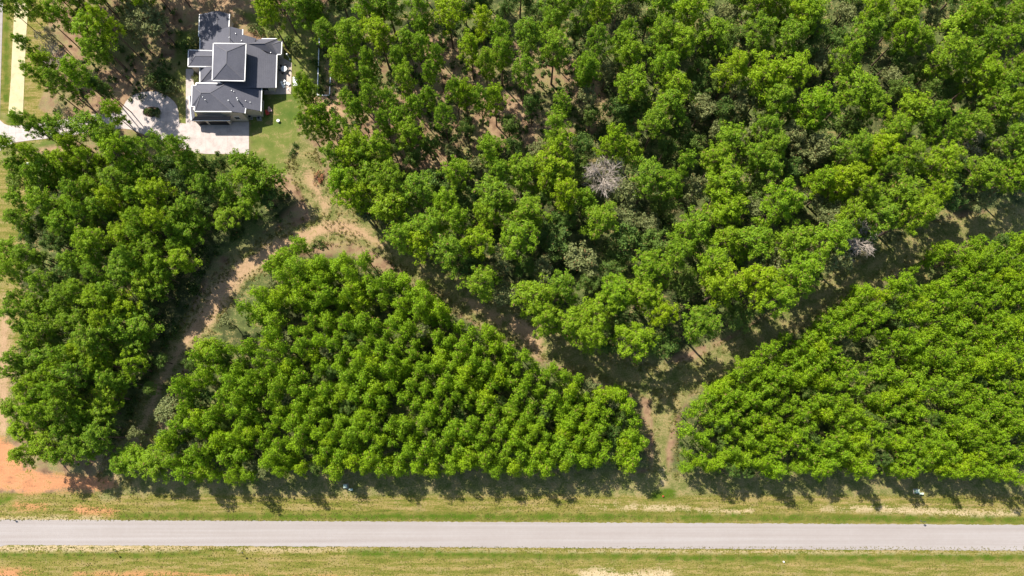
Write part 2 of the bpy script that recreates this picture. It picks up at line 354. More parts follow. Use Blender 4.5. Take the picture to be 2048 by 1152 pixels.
# ------------------------------------------------------------------ house
def shingle_material():
    m, n, l, b = newmat('roof_shingles'); P = n.new('ShaderNodeNewGeometry').outputs['Position']
    w = n.new('ShaderNodeTexWave'); w.wave_type = 'BANDS'; w.bands_direction = 'Z'; w.inputs['Scale'].default_value = 2.6; w.inputs['Distortion'].default_value = 1.0
    l.new(P, w.inputs['Vector'])
    f = math_(n, l, 'ADD', math_(n, l, 'MULTIPLY', noise(n, l, P, 4.0, 4, 0.7), 0.55), math_(n, l, 'MULTIPLY', w.outputs['Fac'], 0.10))
    f = math_(n, l, 'ADD', f, math_(n, l, 'MULTIPLY', noise(n, l, P, 0.4, 3), 0.35))
    l.new(ramp(n, l, f, [(0.35, (0.064, 0.064, 0.080)), (0.65, (0.10, 0.098, 0.116))]), b.inputs['Base Color'])
    b.inputs['Roughness'].default_value = 0.85; bump(n, l, b, f, 0.3, 0.04); return m
M['roof'] = shingle_material()
M['wall'] = concrete_material('stucco', (0.56, 0.48, 0.40), 0.08)
M['trim'] = simple('white_trim', (0.80, 0.77, 0.72), 0.5, 0.05)
M['ridge'] = simple('ridge_cap', (0.11, 0.105, 0.115), 0.8, 0.1)
M['door'] = simple('garage_door_dark', (0.035, 0.03, 0.03), 0.4, 0.2)
M['glass'] = simple('window_glass', (0.02, 0.025, 0.03), 0.08, 0.1, spec=0.6)
M['metal'] = simple('grey_metal', (0.35, 0.36, 0.36), 0.45, 0.1, metal=0.6)
M['black'] = simple('black_plastic', (0.02, 0.02, 0.022), 0.5)
M['white'] = simple('white_plastic', (0.80, 0.79, 0.76), 0.4, 0.04)

def Z(zx, zy, h): return G(340+zx/3.6, zy/3.6, h)        # enlarged house view -> world
HC = G(470, 170); HC[2] = 0
house = tag(empty('house', HC), 'grey hip roofed house with cream walls and white eaves beside round driveway', 'house')
def hp(mb, name, mat, parent=house): return mb.build(name, mat, parent, HC)
class Plane3:
    def __init__(s, a, b, c):
        a, b, c = map(np.array, (a, b, c)); n = np.cross(b-a, c-a); s.a = a; s.n = n
    def z(s, x, y): return s.a[2]-(s.n[0]*(x-s.a[0])+s.n[1]*(y-s.a[1]))/s.n[2]
    def at(s, zx, zy, h=5.0):
        for _ in range(12):
            p = Z(zx, zy, h); h = s.z(p[0], p[1])
        return Z(zx, zy, h)
def roof(polys, eaves, ridges, th=0.16, name='roof'):
    mb = MB()
    for p in polys: mb.prism(p, th)
    r = hp(mb, name, M['roof'])
    for k, (p, q) in enumerate(eaves):
        p = np.array(p); q = np.array(q); e = MB(); dn = np.array((0, 0, -0.10)); e.bar(p+dn, q+dn, 0.24, 0.26)
        f = e.build('fascia', M['trim'], r, HC)
    for p, q in ridges:
        p = np.array(p); q = np.array(q); up = np.array((0, 0, 0.02)); e = MB().bar(p+up, q+up, 0.2, 0.05); e.build('ridge_cap', M['ridge'], r, HC)
    return r
def edges(pts, closed=False):
    return [(pts[i], pts[i+1]) for i in range(len(pts)-1)] + ([(pts[-1], pts[0])] if closed else [])

HM, HT, HG = 2.9, 7.3, 5.8
# main roof: ridge running north-south, east plane and west plane
mE = Plane3(Z(770,395,HM), Z(763,632,HM), Z(429,260,6.0)); 
pr0, pr1 = mE.at(429,190), mE.at(429,308)
rdir = (pr1-pr0)/np.linalg.norm(pr1-pr0); pr1 = pr0 + rdir*17.6
e0, e1 = Z(770,395,HM), Z(763,632,HM)
roof([[pr0, mE.at(524,214), mE.at(523,248), mE.at(622,277), mE.at(600,318), mE.at(700,385), e0, e1, pr1][::-1]],
     [(mE.at(524,212), mE.at(523,250)), (e0, e1)], [(pr0, pr1)])
wE0, wE1 = Z(216,268,HM), Z(214,596,HM)
roof([[pr0, pr1, wE1, wE0][::-1]], [(wE0, wE1)], [])
hw = [Z(216,480,HM+.25), Z(216,595,HM+.25), Z(300,612,HM+.25), Z(312,478,HM+2.9)]
roof([[hw[0], hw[1], hw[3]], [hw[1], hw[2], hw[3]]], [(hw[0], hw[1])], [(hw[1], hw[3])])
# north wing gable
nW0, nW1 = Z(213,103,HM), Z(206,262,HM); nR0, nR1 = Z(340,77,4.6), Z(335,251,4.6); nE0, nE1 = Z(429,101,3.75), Z(424,192,3.75)
nR2 = nR1 + (nR1-nR0)*0.35; nE2 = nE1+(nE1-nE0)*1.0; nE2[2] = 3.75
nW2 = Z(229,278,HM+.15)
roof([[nW0, nW1, nW2, nR2, nR0], [nR0, nR2, nE2, nE1, nE0]], [(nW0, nW1), (nE0, nE1)], [(nR0, nR2)])
# north-east hip
q = [Z(660,279,HM), Z(771,279,HM), Z(774,293,HM), Z(806,296,HM), Z(801,391,HM), Z(772,392,HM)]
k0, k1 = mE.at(560,314), Z(684,312,mE.at(560,314)[2]); k2 = Z(722,318,4.0); k3 = Z(733,319,3.8)
roof([[k0, Z(600,290,HM+.8), q[0], q[1], k1], [k1, q[1], k3], [k0, k1, Z(742,392,HM+.15)], [k1, k3, q[5], Z(742,392,HM+.15)], [k3, q[2], q[3]], [k3, q[3], q[4]], [k3, q[4], q[5]], [k3, q[1], q[2]]],
     [(q[0], q[1]), (q[3], q[4]), (q[4], q[5])], [(k0, k1), (k1, q[1]), (k1, Z(742,392,HM+.15)), (k3, q[3]), (k3, q[4])])
# west porch
w = [Z(133,360,4.2), Z(318,366,4.2), Z(312,480,4.2), Z(130,478,4.2)]; u0, u1 = Z(180,403,5.1), Z(330,404,5.1)
roof([[w[0], w[3], u0], [w[0], u0, u1, w[1]], [w[3], w[2], u1, u0]], edges([w[1], w[0], w[3], w[2]]), [(u0, u1), (u0, w[0]), (u0, w[3])])
# garage wing: hip with a long east plane
gE = Plane3(Z(290,668,7.5), Z(661,638,3.3), Z(655,801,3.3))
gr0, gr1 = Z(224,668,7.5), Z(290,668,7.5)
gNE, gSE = gE.at(421,590), gE.at(445,803); HG = gSE[2]
c = {k: Z(x, y, HG) for k, (x, y) in dict(a=(160,615), b=(187,615), c=(187,597), d=(378,600), e=(155,766), f=(178,766), g=(178,802)).items()}
ee0, ee1, ej0, ej1 = gE.at(661,630), gE.at(655,801), gE.at(545,779), gE.at(540,816)
roof([[gr0, c['b'], c['c'], c['d'], gNE, gr1], [c['a'], c['e'], gr0], [c['a'], gr0, c['b']], [c['e'], c['f'], c['g'], gr0], [gr0, c['g'], gSE, gr1],
      [gr1, gSE, ej1, ej0, ee1, ee0, gNE]], [(c['a'], c['e']), (c['b'], c['a']), (c['c'], c['b']), (c['c'], c['d']), (c['e'], c['f']), (c['f'], c['g']), (c['g'], gSE), (ee0, ee1), (ej0, ej1)],
     [(gr0, gr1), (gr1, gNE), (gr1, gSE), (gr0, c['a']), (gr0, c['g'])])
# tower roof
t = [Z(313,312,HT), Z(547,315,HT), Z(537,582,HT), Z(304,578,HT)]; r0, r1 = Z(408,372,HT+2), Z(405,455,HT+2)
roof([[t[0], r0, t[1]], [t[1], r0, r1, t[2]], [t[2], r1, t[3]], [t[3], r1, r0, t[0]]], edges(t, True), [(r0, r1), (r0, t[0]), (r0, t[1]), (r1, t[2]), (r1, t[3])])
# pent roof above the garage doors and along the west side
s = [Z(155,867,2.8), Z(433,867,2.8), Z(436,838,4.0), Z(178,838,4.0)]; s2 = [Z(139,690,2.8), Z(160,690,4.0)]
roof([[s[0], s[1], s[2], s[3]], [s2[0], s[0], s[3], s2[1]]], [(s[0], s[1]), (s2[0], s[0])], [(s[0], s[3])], name='pent_roof')
# walls
def inset(pts, d):
    pts = [np.array(p[:2], float) for p in pts]; cen = sum(pts)/len(pts)
    return [p-(p-cen)/np.linalg.norm(p-cen)*d*1.4 for p in pts]
def wallblock(fp, top):
    mb = MB(); mb.wall(fp, top if isinstance(top, list) else [top]*len(fp)); return hp(mb, 'wall', M['wall'])
gw, gs = c['a'][0]+.45, G(430, 249.5)[1]; gxm = G(466, 243)[0]
gN = c['b'][1]-.4; yup = c['g'][1]+.5
top = lambda x, y: gE.z(x, y)-0.2
xe, ye, ye2 = G(527, 234)[0], G(527, 234)[1], G(490, 243)[1]; xj = G(498, 243)[0]; xg = G(464, 249)[0]
wallblock([(gw, gN), (gw, yup), (xg-.3, yup), (xg-.3, gN)], HG-.15)                                           # upper garage storey
wallblock([(gw-.25, yup+5), (gw-.25, gs), (xg, gs), (xg, yup+.2)], 2.75)                                      # garage front
wallblock([(xg-1, gN), (xg-1, ye2), (xj, ye2), (xj, gN)], [min(HG-.3, top(xg-1, gN)), min(HG-.3, top(xg-1, ye2)), top(xj, ye2), top(xj, gN)])
wallblock([(xj-.1, gN-1), (xj-.1, ye), (xe, ye), (xe, gN-1)], [top(xj, gN), top(xj, ye), top(xe, ye), top(xe, gN)])
mx, my = G(552, 178)[0], G(552, 184)[1]
wallblock([(wE0[0]+.5, my+2.0), (mx, my), (mx, e0[1]), (wE0[0]+.5, e0[1]+2)], HM-.12)
for a in ((my+.6),):
    wallblock([(pr1[0]-3, a), (mx-.2, a-.2), (mx-.2, a+.4), (pr1[0]-3, a+.4)], [mE.z(pr1[0], a)-.3, mE.z(mx, a)-.16, mE.z(mx, a)-.16, mE.z(pr1[0], a)-.3])
wallblock([p for p in inset(t, 1.0)], HT-.12)
wallblock([p for p in inset(w, .4)], 4.08)
wallblock([p for p in inset([nW0, nW1, (nE2[0], nW1[1]-1.5), (nE0[0], nE0[1])], .4)], HM-.1)
mb = MB(); mb.wall([nW0[:2]+(.4,-.4), nR0[:2]+(0,-.4), nE0[:2]+(-.4,-.4), nE0[:2]+(-.4,-.8), nW0[:2]+(.4,-.8)], [HM-.1, 4.4, 3.5, 3.5, HM-.1]); hp(mb, 'wall', M['wall'])
wallblock([p for p in inset([q[0], q[1], q[3], q[4], q[5], (q[0][0], q[5][1])], .4)], HM-.12)
nwx = mE.at(524,214); wallblock([(pr0[0]+.3, pr0[1]-.4), (nwx[0]-.4, nwx[1]-1.3), (nwx[0]-.4, e0[1]), (pr0[0]+.3, e0[1])], [mE.z(pr0[0], pr0[1])-.3, mE.z(nwx[0], nwx[1])-.3, mE.z(nwx[0], e0[1])-.4, mE.z(pr0[0], e0[1])-.4])
ne2 = mE.at(622,277); wallblock([(nwx[0]-.5, nwx[1]-3.0), (ne2[0]-.3, ne2[1]-1.5), (ne2[0]-.3, e0[1]), (nwx[0]-.5, e0[1])], [mE.z(nwx[0], nwx[1])-.3, mE.z(*ne2[:2])-.3, mE.z(ne2[0], e0[1])-.3, mE.z(nwx[0], e0[1])-.3])
# garage doors, each with its panels; windows
def garage_door(x0, x1):
    y = gs-0.03; mb = MB(); mb.box(((x0+x1)/2, y, 1.15), (x1-x0, 0.05, 2.3)); d = hp(mb, 'garage_door', M['door'])
    for k in range(4): MB().box(((x0+x1)/2, y-.035, .3+.57*k), (x1-x0-.1, .03, .5)).build('door_panel', M['door'], d, HC)
    MB().box(((x0+x1)/2, y-.02, 2.38), (x1-x0+.3, .08, .14)).build('lintel', M['trim'], d, HC)
garage_door(G(397.5, 249)[0], G(417, 249)[0]); garage_door(G(422, 249)[0], G(459.5, 249)[0])
def window(cx, cy, cz, wd, ht, face):
    """face: 's' or 'e'"""
    dx, dy = (wd, .06) if face == 's' else (.06, wd); ox, oy = (0, -.03) if face == 's' else (.03, 0)
    o = hp(MB().box((cx+ox, cy+oy, cz), (dx, dy, ht)), 'window', M['glass'])
    fr = MB()
    for k in (-1, 1):
        fr.box((cx+ox*1.6, cy+oy*1.6, cz+k*(ht/2+.05)), (dx+(.2 if face == 's' else 0.04), dy+(.04 if face == 's' else .2), .1))
        fr.box((cx+ox*1.6+(k*(wd/2+.05) if face == 's' else 0), cy+oy*1.6+(0 if face == 's' else k*(wd/2+.05)), cz), ((.1 if face == 's' else .1), (.1), ht))
    fr.build('window_frame', M['trim'], o, HC)
window(G(481, 243)[0], ye2, 2.0, 1.4, 1.3, 's'); window((c['g'][0]+gSE[0])/2+.4, yup, HG-.75, 2.3, .5, 's')
window(mx-2.6, my, 1.5, 2.2, 1.3, 's')
for yy in (my+2.2, my+5.4, my+8.6): window(mx, yy, 1.35, 1.9, 1.9, 'e')
window(xe, ye+3.0, 1.7, 1.4, 1.2, 'e')
for a, b_ in ((r0, t[2]),):
    pass
# vent pipes and flues on the roofs
def vent(p, h, r, flue=False):
    mb = MB().tube(p-np.array((0, 0, .1)), p+np.array((0, 0, h)), r, r, 8); o = hp(mb, 'vent_pipe', M['metal'])
    if flue: MB().lathe(p+np.array((0, 0, h)), [(r*1.1, 0), (r*1.9, .04), (r*1.9, .10), (r*.4, .2)], 8).build('vent_cap', M['white'], o, HC)
for zx, zy, h, fl in ((432,738,1.0,True),(494,722,1.1,True),(500,736,1.1,True),(548,728,.35,False),(580,740,.35,False),(445,655,.3,False),(462,662,.3,False),(318,548,.3,False)):
    p = gE.at(zx, zy) if zx > 400 else Z(zx, zy, 4.5)
    vent(p, h, .09 if fl else .07, fl)
for zx, zy in ((240,705),(258,725)): vent(Z(zx, zy, 6.75), .5, .07)
for zx, zy in ((475,245),(517,295),(728,382)): vent(mE.at(zx, zy), .3, .08)
vent(Z(388,228,4.2), .3, .08); vent(mE.at(438, 285), .9, .08, True)
# glazed door on the west porch
hp(MB().box((inset(w, .4)[3][0]+.1, inset(w, .4)[3][1]+2.0, 1.1), (.06, 1.2, 2.2)), 'front_door', M['door'])

# ------------------------------------------------------------------ small things around the house and along the road
def root(name, px, py, label, cat, group=None, rz=0.0, z=0.0):
    p = G(px, py); return tag(empty(name, (p[0], p[1], z), rz), label, cat, group)
def part(r, name, mb, mat, smooth=False, parent=None): return mb.build(name, mat, parent or r, None, smooth)
def copy_tree(o, loc, rz, label):
    n = o.copy(); C.objects.link(n); n.location = loc; n.rotation_euler = (0, 0, rz); n['label'] = label
    for ch in o.children:
        c2 = ch.copy(); C.objects.link(c2); c2.parent = n
    return n
tb = root('patio_table', 569.6, 141, 'round white table ringed by dark chairs on the patio', 'table', z=.08)
part(tb, 'table_top', MB().lathe((0,0,.70), [(.80,0),(.84,.02),(.84,.04),(.80,.06)], 24), M['white'])
part(tb, 'pedestal', MB().lathe((0,0,0), [(.32,0),(.30,.04),(.06,.08),(.05,.70)], 12), M['metal'])
ch = None; pt = G(569.6, 141)
names = ['nearest the lawn', 'on its upper right', 'on its upper left', 'nearest the house', 'on its lower left', 'on its lower right']
for k in range(6):
    a = k*math.pi/3+.2; loc = (pt[0]+1.15*math.cos(a), pt[1]+1.15*math.sin(a), .08); lab = 'dark patio chair at the round white table, ' + names[k]
    if ch is None:
        ch = tag(empty('patio_chair', loc, a-math.pi/2), lab, 'chair', 'chairs round the patio table')
        part(ch, 'seat', MB().box((0,0,.44), (.5,.5,.07)), M['black']); part(ch, 'backrest', MB().box((0,.25,.70), (.5,.07,.5)), M['black'])
        for sx in (-1, 1):
            for sy in (-1, 1): part(ch, 'leg', MB().tube((sx*.22,sy*.22,0), (sx*.2,sy*.2,.44), .02, .02), M['metal'])
    else: copy_tree(ch, loc, a-math.pi/2, lab)
lg = root('lounger', 567, 172, 'white lounger at the lower end of the patio near the house', 'lounger', 'white loungers on the patio', .5, .08)
part(lg, 'mattress', MB().box((0,-.2,.36), (.65,1.3,.12)).box((0,.72,.55), (.65,.5,.5)), M['white'])
part(lg, 'frame', MB().bar((-.33,-.85,.27), (-.33,.8,.27), .05, .06).bar((.33,-.85,.27), (.33,.8,.27), .05, .06), M['metal'])
for sx in (-1, 1):
    for y in (-.75, .6): part(lg, 'leg', MB().tube((sx*.31,y,0), (sx*.31,y,.27), .025, .025), M['metal'])
g2 = G(575, 168); copy_tree(lg, (g2[0], g2[1], .08), 1.0, 'white lounger at the lower end of the patio nearest the lawn')
pl = root('lamp_post', 580, 119, 'white globe lamp post where the patio meets the lawn', 'lamp post')
part(pl, 'post', MB().tube((0,0,0), (0,0,2.3), .06, .05, 8), M['white']); part(pl, 'globe', MB().lathe((0,0,2.28), [(.1,0),(.22,.1),(.26,.22),(.2,.38),(.08,.46)], 12), M['white'], True)
part(pl, 'base', MB().lathe((0,0,0), [(.25,0),(.25,.1),(.1,.16)], 10), M['white'])
pl2 = G(576, 179); copy_tree(pl, (pl2[0], pl2[1], .08), 0, 'white globe lamp post at the lower corner of the patio')
gr = root('barbecue_grill', 556, 128, 'dark barbecue grill against the shaded house wall on the patio', 'grill', None, 1.57, .08)
part(gr, 'body', MB().box((0,0,.75), (1.3,.55,.3)), M['metal']); part(gr, 'hood', MB().add([(-.5,-.25,.9),(.5,-.25,.9),(.5,.25,.9),(-.5,.25,.9),(-.5,-.1,1.2),(.5,-.1,1.2),(.5,.2,1.2),(-.5,.2,1.2)], [(0,1,5,4),(1,2,6,5),(2,3,7,6),(3,0,4,7),(4,5,6,7)]), M['black'])
for sx in (-1, 1): part(gr, 'leg', MB().box((sx*.55,0,.3), (.08,.5,.6)), M['metal'])
sw = root('swing_bench', 594.5, 170, 'white canopied garden swing bench on the lawn by the pines', 'bench', None, 1.62)
part(sw, 'canopy', MB().add([(-1.3,-.6,1.85),(1.3,-.6,1.85),(1.3,.6,1.85),(-1.3,.6,1.85),(-1.3,0,2.0),(1.3,0,2.0)], [(0,1,5,4),(2,3,4,5),(0,4,3),(1,2,5),(3,2,1,0)]), M['white'])
part(sw, 'seat', MB().box((0,-.05,.5), (1.9,.55,.1)), M['metal']); part(sw, 'backrest', MB().box((0,.28,.8), (1.9,.08,.55)), M['metal'])
for sx in (-1, 1):
    for sy in (-1, 1): part(sw, 'leg', MB().tube((sx*1.25,sy*.75,0), (sx*1.2,sy*.1,1.85), .035, .03), M['white'])
ac = root('air_conditioner', 501.5, 236, 'air conditioning unit beside the garage corner, nearer the window', 'air conditioner', 'air conditioners behind the garage', .05)
part(ac, 'case', MB().box((0,0,.42), (.95,.85,.84)), M['metal']); part(ac, 'fan_grille', MB().lathe((0,0,.84), [(.36,0),(.36,.03),(.1,.05)], 14), M['black']); part(ac, 'pad', MB().box((0,0,.03), (1.15,1.05,.06)), M['concrete'])
a2 = G(519.5, 238.5); ac2 = copy_tree(ac, (*a2[:2], 0), -.05, 'wide pale air conditioning unit farther from the garage window'); ac2.scale = (1.15, .9, .95)
M['red'] = simple('red_plastic', (0.55, 0.07, 0.05), 0.4, 0.1); M['pink'] = simple('faded_pink_plastic', (0.72, 0.42, 0.38), 0.4, 0.1)
def lawn_chair(px, py, mat, label, rz):
    r = root('lawn_chair', px, py, label, 'chair', None, rz)
    part(r, 'seat', MB().add([(-.35,-.4,.38),(.35,-.4,.38),(.35,.3,.26),(-.35,.3,.26),(-.35,-.4,.33),(.35,-.4,.33),(.35,.3,.21),(-.35,.3,.21)], [(0,1,2,3),(7,6,5,4),(0,4,5,1),(1,5,6,2),(2,6,7,3),(3,7,4,0)]), mat)
    part(r, 'backrest', MB().add([(-.36,.28,.25),(.36,.28,.25),(.30,.62,.98),(0,.66,1.05),(-.30,.62,.98),(-.36,.34,.25),(.36,.34,.25),(.30,.68,.98),(0,.72,1.05),(-.30,.68,.98)], [(0,1,2,3,4),(9,8,7,6,5),(0,5,6,1),(1,6,7,2),(2,7,8,3),(3,8,9,4),(4,9,5,0)]), mat)
    for sx in (-1, 1):
        part(r, 'armrest', MB().box((sx*.42,-.05,.56), (.14,.8,.04)), mat)
        part(r, 'leg', MB().box((sx*.40,-.38,.28), (.06,.09,.56)), mat); part(r, 'leg', MB().box((sx*.40,.3,.28), (.06,.09,.56)), mat)
lawn_chair(536, 228, M['red'], 'red plastic lawn chair in the garage shadow on the lawn', .4); lawn_chair(541, 222, M['pink'], 'faded pink lawn chair next to the red one', .2)
wp = root('planter_pot', 557.5, 243, 'small round white pot standing alone on the lawn', 'pot')
part(wp, 'pot', MB().lathe((0,0,0), [(.22,0),(.36,.2),(.40,.5),(.36,.56),(.30,.5)], 14), M['white'], True); part(wp, 'rim', MB().lathe((0,0,.52), [(.40,0),(.43,.03),(.40,.06)], 14), M['white'])
fr = root('edging_frame', 636, 190, 'long white timber frame edging a grass strip under the pines', 'edging')
fo = G(636, 190)
for a, b_ in (((639,70),(635,190)), ((634.4,190.6),(660,191.6)), ((662,140),(659.4,190.4))):
    pa, pb = G(*a)-fo, G(*b_)-fo; part(fr, 'rail', MB().bar((*pa[:2],.13), (*pb[:2],.13), .24, .22), M['white'])
M['ugreen'] = simple('utility_green', (0.10, 0.22, 0.12), 0.5, 0.15); M['upale'] = simple('utility_pale', (0.50, 0.58, 0.44), 0.45, 0.1)
def ubox(px, py, label, label2, dx, dy):
    r = root('transformer_box', px, py, label, 'utility box', 'utility boxes beside the plantations', .05)
    part(r, 'case', MB().box((0,0,.45), (.9,.85,.9)), M['ugreen'])
    part(r, 'lid', MB().add([(-.5,-.48,.9),(.5,-.48,.9),(.5,.48,.9),(-.5,.48,.9),(-.44,-.38,1.0),(.44,-.38,1.0),(.44,.42,1.06),(-.44,.42,1.06)], [(0,1,5,4),(1,2,6,5),(2,3,7,6),(3,0,4,7),(4,5,6,7),(3,2,1,0)]), M['upale'])
    part(r, 'pad', MB().box((0,0,.05), (1.25,1.2,.1)), M['concrete'])
    p = G(px+dx, py+dy); r2 = tag(empty('cable_pedestal', (*p[:2], 0), .05), label2, 'utility box', 'utility boxes beside the plantations')
    part(r2, 'case', MB().box((0,0,.3), (1.0,.45,.6)), M['ugreen']); part(r2, 'lid', MB().box((0,0,.64), (1.06,.5,.08)), M['upale'])
ubox(692, 972, 'pale lidded transformer box at the edge of the left plantation shadow', 'low pale green cable box beside the left plantation transformer', 10.5, 7)
ubox(1831, 982, 'pale lidded transformer box on the verge by the right plantation', 'low pale green cable box beside the right plantation transformer', 9.5, 5)
ubox(62, 331, 'pale lidded transformer box under pines near the driveway mouth', 'small pale cable box beside the transformer near the driveway mouth', -5, 8)
M['sign'] = simple('sign_back', (0.06, 0.065, 0.06), 0.5, 0.2)
def sign(px, py, label, rz, h=2.4):
    r = root('sign_post', px, py, label, 'sign', 'small signs along the road', rz)
    part(r, 'post', MB().tube((0,0,0), (0,0,h), .04, .04, 8), M['sign']); part(r, 'panel', MB().box((0,-.05,h-.3), (.55,.03,.6)), M['sign'])
    part(r, 'base', MB().lathe((0,0,0), [(.18,0),(.16,.06),(.05,.1)], 8), M['sign'])
sign(231.5, 1102.5, 'thin dark sign post below the road, leftmost of the two there', .4); sign(484.5, 1105, 'thin dark sign post below the road, right of the other one', .4)
sign(1842, 1042, 'thin dark sign post on the verge below the right transformer box', .4, 1.9); sign(31.5, 1040, 'short dark post at the road edge near the left end', .2, .9)
hy = root('fire_hydrant', 1325.5, 992, 'small dark red hydrant in a bright green grass patch', 'hydrant')
part(hy, 'barrel', MB().lathe((0,0,0), [(.2,0),(.2,.05),(.12,.08),(.12,.5),(.17,.52),(.17,.56),(.12,.62),(.05,.72)], 12), M['red'], True)
part(hy, 'nozzle', MB().tube((-.24,0,.42), (.24,0,.42), .07, .07, 8), M['red']); part(hy, 'nozzle', MB().tube((0,0,.40), (0,-.24,.40), .09, .09, 8), M['red'])
mk = root('marker_cap', 1567, 1123.5, 'tiny white marker cap in the grass below the road', 'marker')
part(mk, 'cap', MB().lathe((0,0,0), [(.14,0),(.14,.35),(.17,.38),(.12,.48)], 10), M['white']); part(mk, 'collar', MB().lathe((0,0,0), [(.24,0),(.24,.04)], 10), M['concrete'])

# ------------------------------------------------------------------ vegetation: crown and trunk meshes
def leaves(cent, rad, n, size, flat=0.8, up=0.35, jit=0.75, aspect=0.55, r_=rng):
    """n leaf-sized kites on each puff (cent (k,3), rad (k,)), facing roughly outwards"""
    k = len(cent); c = np.repeat(cent, n, 0); R = np.repeat(rad, n)
    d = r_.normal(size=(k*n, 3)); d[:, 2] += up; d /= np.linalg.norm(d, axis=1, keepdims=True)
    p = c + d*(R*r_.uniform(0.45, 1.2, k*n))[:, None]*np.array((1, 1, flat))
    nrm = d + r_.normal(size=(k*n, 3))*jit; nrm /= np.linalg.norm(nrm, axis=1, keepdims=True)
    a = np.cross(nrm, r_.normal(size=(k*n, 3))); a /= np.linalg.norm(a, axis=1, keepdims=True); b = np.cross(nrm, a)
    s = size*r_.uniform(0.6, 1.35, k*n)[:, None]
    V = np.stack([p-a*s, p+b*s*aspect+nrm*s*.12, p+a*s, p-b*s*aspect+nrm*s*.12], 1).reshape(-1, 3)
    return V, np.arange(len(V)).reshape(-1, 4)
def tall_pine(seed):
    """height about 20 m, bare lower trunk, long clumped crown"""
    r = np.random.default_rng(seed); H = 20.0; z0 = r.uniform(7.5, 10.5); R = r.uniform(2.6, 3.3)
    tr = MB(); lean = r.normal(size=2)*.35; ax = lambda z: np.array((lean[0]*(z/H)**2, lean[1]*(z/H)**2, z))
    zs = np.linspace(-.3, H-.6, 7)
    for i in range(6): tr.tube(ax(zs[i]), ax(zs[i+1]), .25*(1-zs[i]/H*.85), .25*(1-zs[i+1]/H*.85), 7, False)
    C_, Rr = [], []; nb = r.integers(32, 40); ang = r.uniform(0, 6); side = r.uniform(0, 6.28)
    for i in range(nb):
        u = (i+.5)/nb; z = z0+(H-z0-.4)*u**.85; ang += 2.4+r.normal()*.4
        L = R*(0.5+0.62*math.sin(math.pi*min(1, .15+.8*u)))*(1-.38*u)*r.uniform(.55, 1.2)*(1+.18*math.cos(ang-side))
        if u < .3 and r.random() < .35: L *= .5
        tip = ax(z)+np.array((math.cos(ang)*L, math.sin(ang)*L, L*r.uniform(.05, .5)))
        tr.tube(ax(z), tip, .06*(1-.5*u), .02, 4, False)
        for f, s in ((1.0, .85), (.6, .7)):
            if f < 1 and L < 1.0: continue
            q = ax(z)+(tip-ax(z))*f
            for _ in range(3 if f == 1 else 1):
                C_.append(q+r.normal(size=3)*np.array((.48, .48, .30))+(0, 0, .15)); Rr.append(s*r.uniform(.42, .9))
    for _ in range(5): C_.append(ax(H-.5)+r.normal(size=3)*np.array((.4, .4, .5))); Rr.append(.55)
    V, F = leaves(np.array(C_), np.array(Rr), 44, 0.22, .75, .5, .45, .36, r)
    return V, F, tr, R+.35, .5*(z0+H)+1.2, H
def young_pine(seed):
    r = np.random.default_rng(seed); H = 12.5; z0 = 3.6; R = r.uniform(1.75, 2.35)
    tr = MB(); tr.tube((0, 0, -.3), (0, 0, H*.5), .15, .10, 6, False).tube((0, 0, H*.5), (0, 0, H-.4), .10, .03, 6, False)
    C_, Rr = [], []; nb = 30; ang = r.uniform(0, 6)
    for i in range(nb):
        u = (i+.5)/nb; z = z0+(H-z0-.6)*u; ang += 2.4+r.normal()*.4
        L = R*(1.12-.75*u**1.5)*r.uniform(.6, 1.15)
        tip = np.array((math.cos(ang)*L, math.sin(ang)*L, z+.2*L))
        if i % 3 == 0: tr.tube((0, 0, z-.3), tip, .04, .015, 3, False)
        C_.append(tip+r.normal(size=3)*.2); Rr.append(r.uniform(.55, .9))
        if L > 1.1: C_.append(tip*np.array((.5, .5, 1))+r.normal(size=3)*.25); Rr.append(r.uniform(.5, .8))
    C_.append(np.array((0, 0, H-.5))); Rr.append(.6)
    V, F = leaves(np.array(C_), np.array(Rr), 44, 0.23, .85, .5, .42, .36, r)
    return V, F, tr, R+.4, 9.4, H
def broadleaf(seed, H=15.0, R=3.9, n=60, size=.18, puffs=76, dense=1.0):
    r = np.random.default_rng(seed); tr = MB()
    top = np.array((r.normal()*.4, r.normal()*.4, H*.55)); tr.tube((0, 0, -.3), top, .26, .17, 7, False)
    lobes = []; 
    for i in range(9):
        a = i*2.4+r.normal()*.3; e = r.uniform(.1, 1.0); L = R*r.uniform(.45, .72)
        q = top+np.array((math.cos(a)*L*(1-.45*e), math.sin(a)*L*(1-.45*e), e*H*.27)); lobes.append(q); tr.tube(top, q, .10, .04, 5, False)
    C_, Rr = [], []
    for i in range(puffs):
        q = lobes[i % 9]; d = r.normal(size=3); d[2] += .25; d /= np.linalg.norm(d)
        C_.append(q+d*np.array((1, 1, .8))*R*.40*r.uniform(.5, 1.05)); Rr.append(r.uniform(.5, .95))
    V, F = leaves(np.array(C_), np.array(Rr), int(n*dense), size, .85, .45, .5, .6, r)
    return V, F, tr, R, H*.68, H
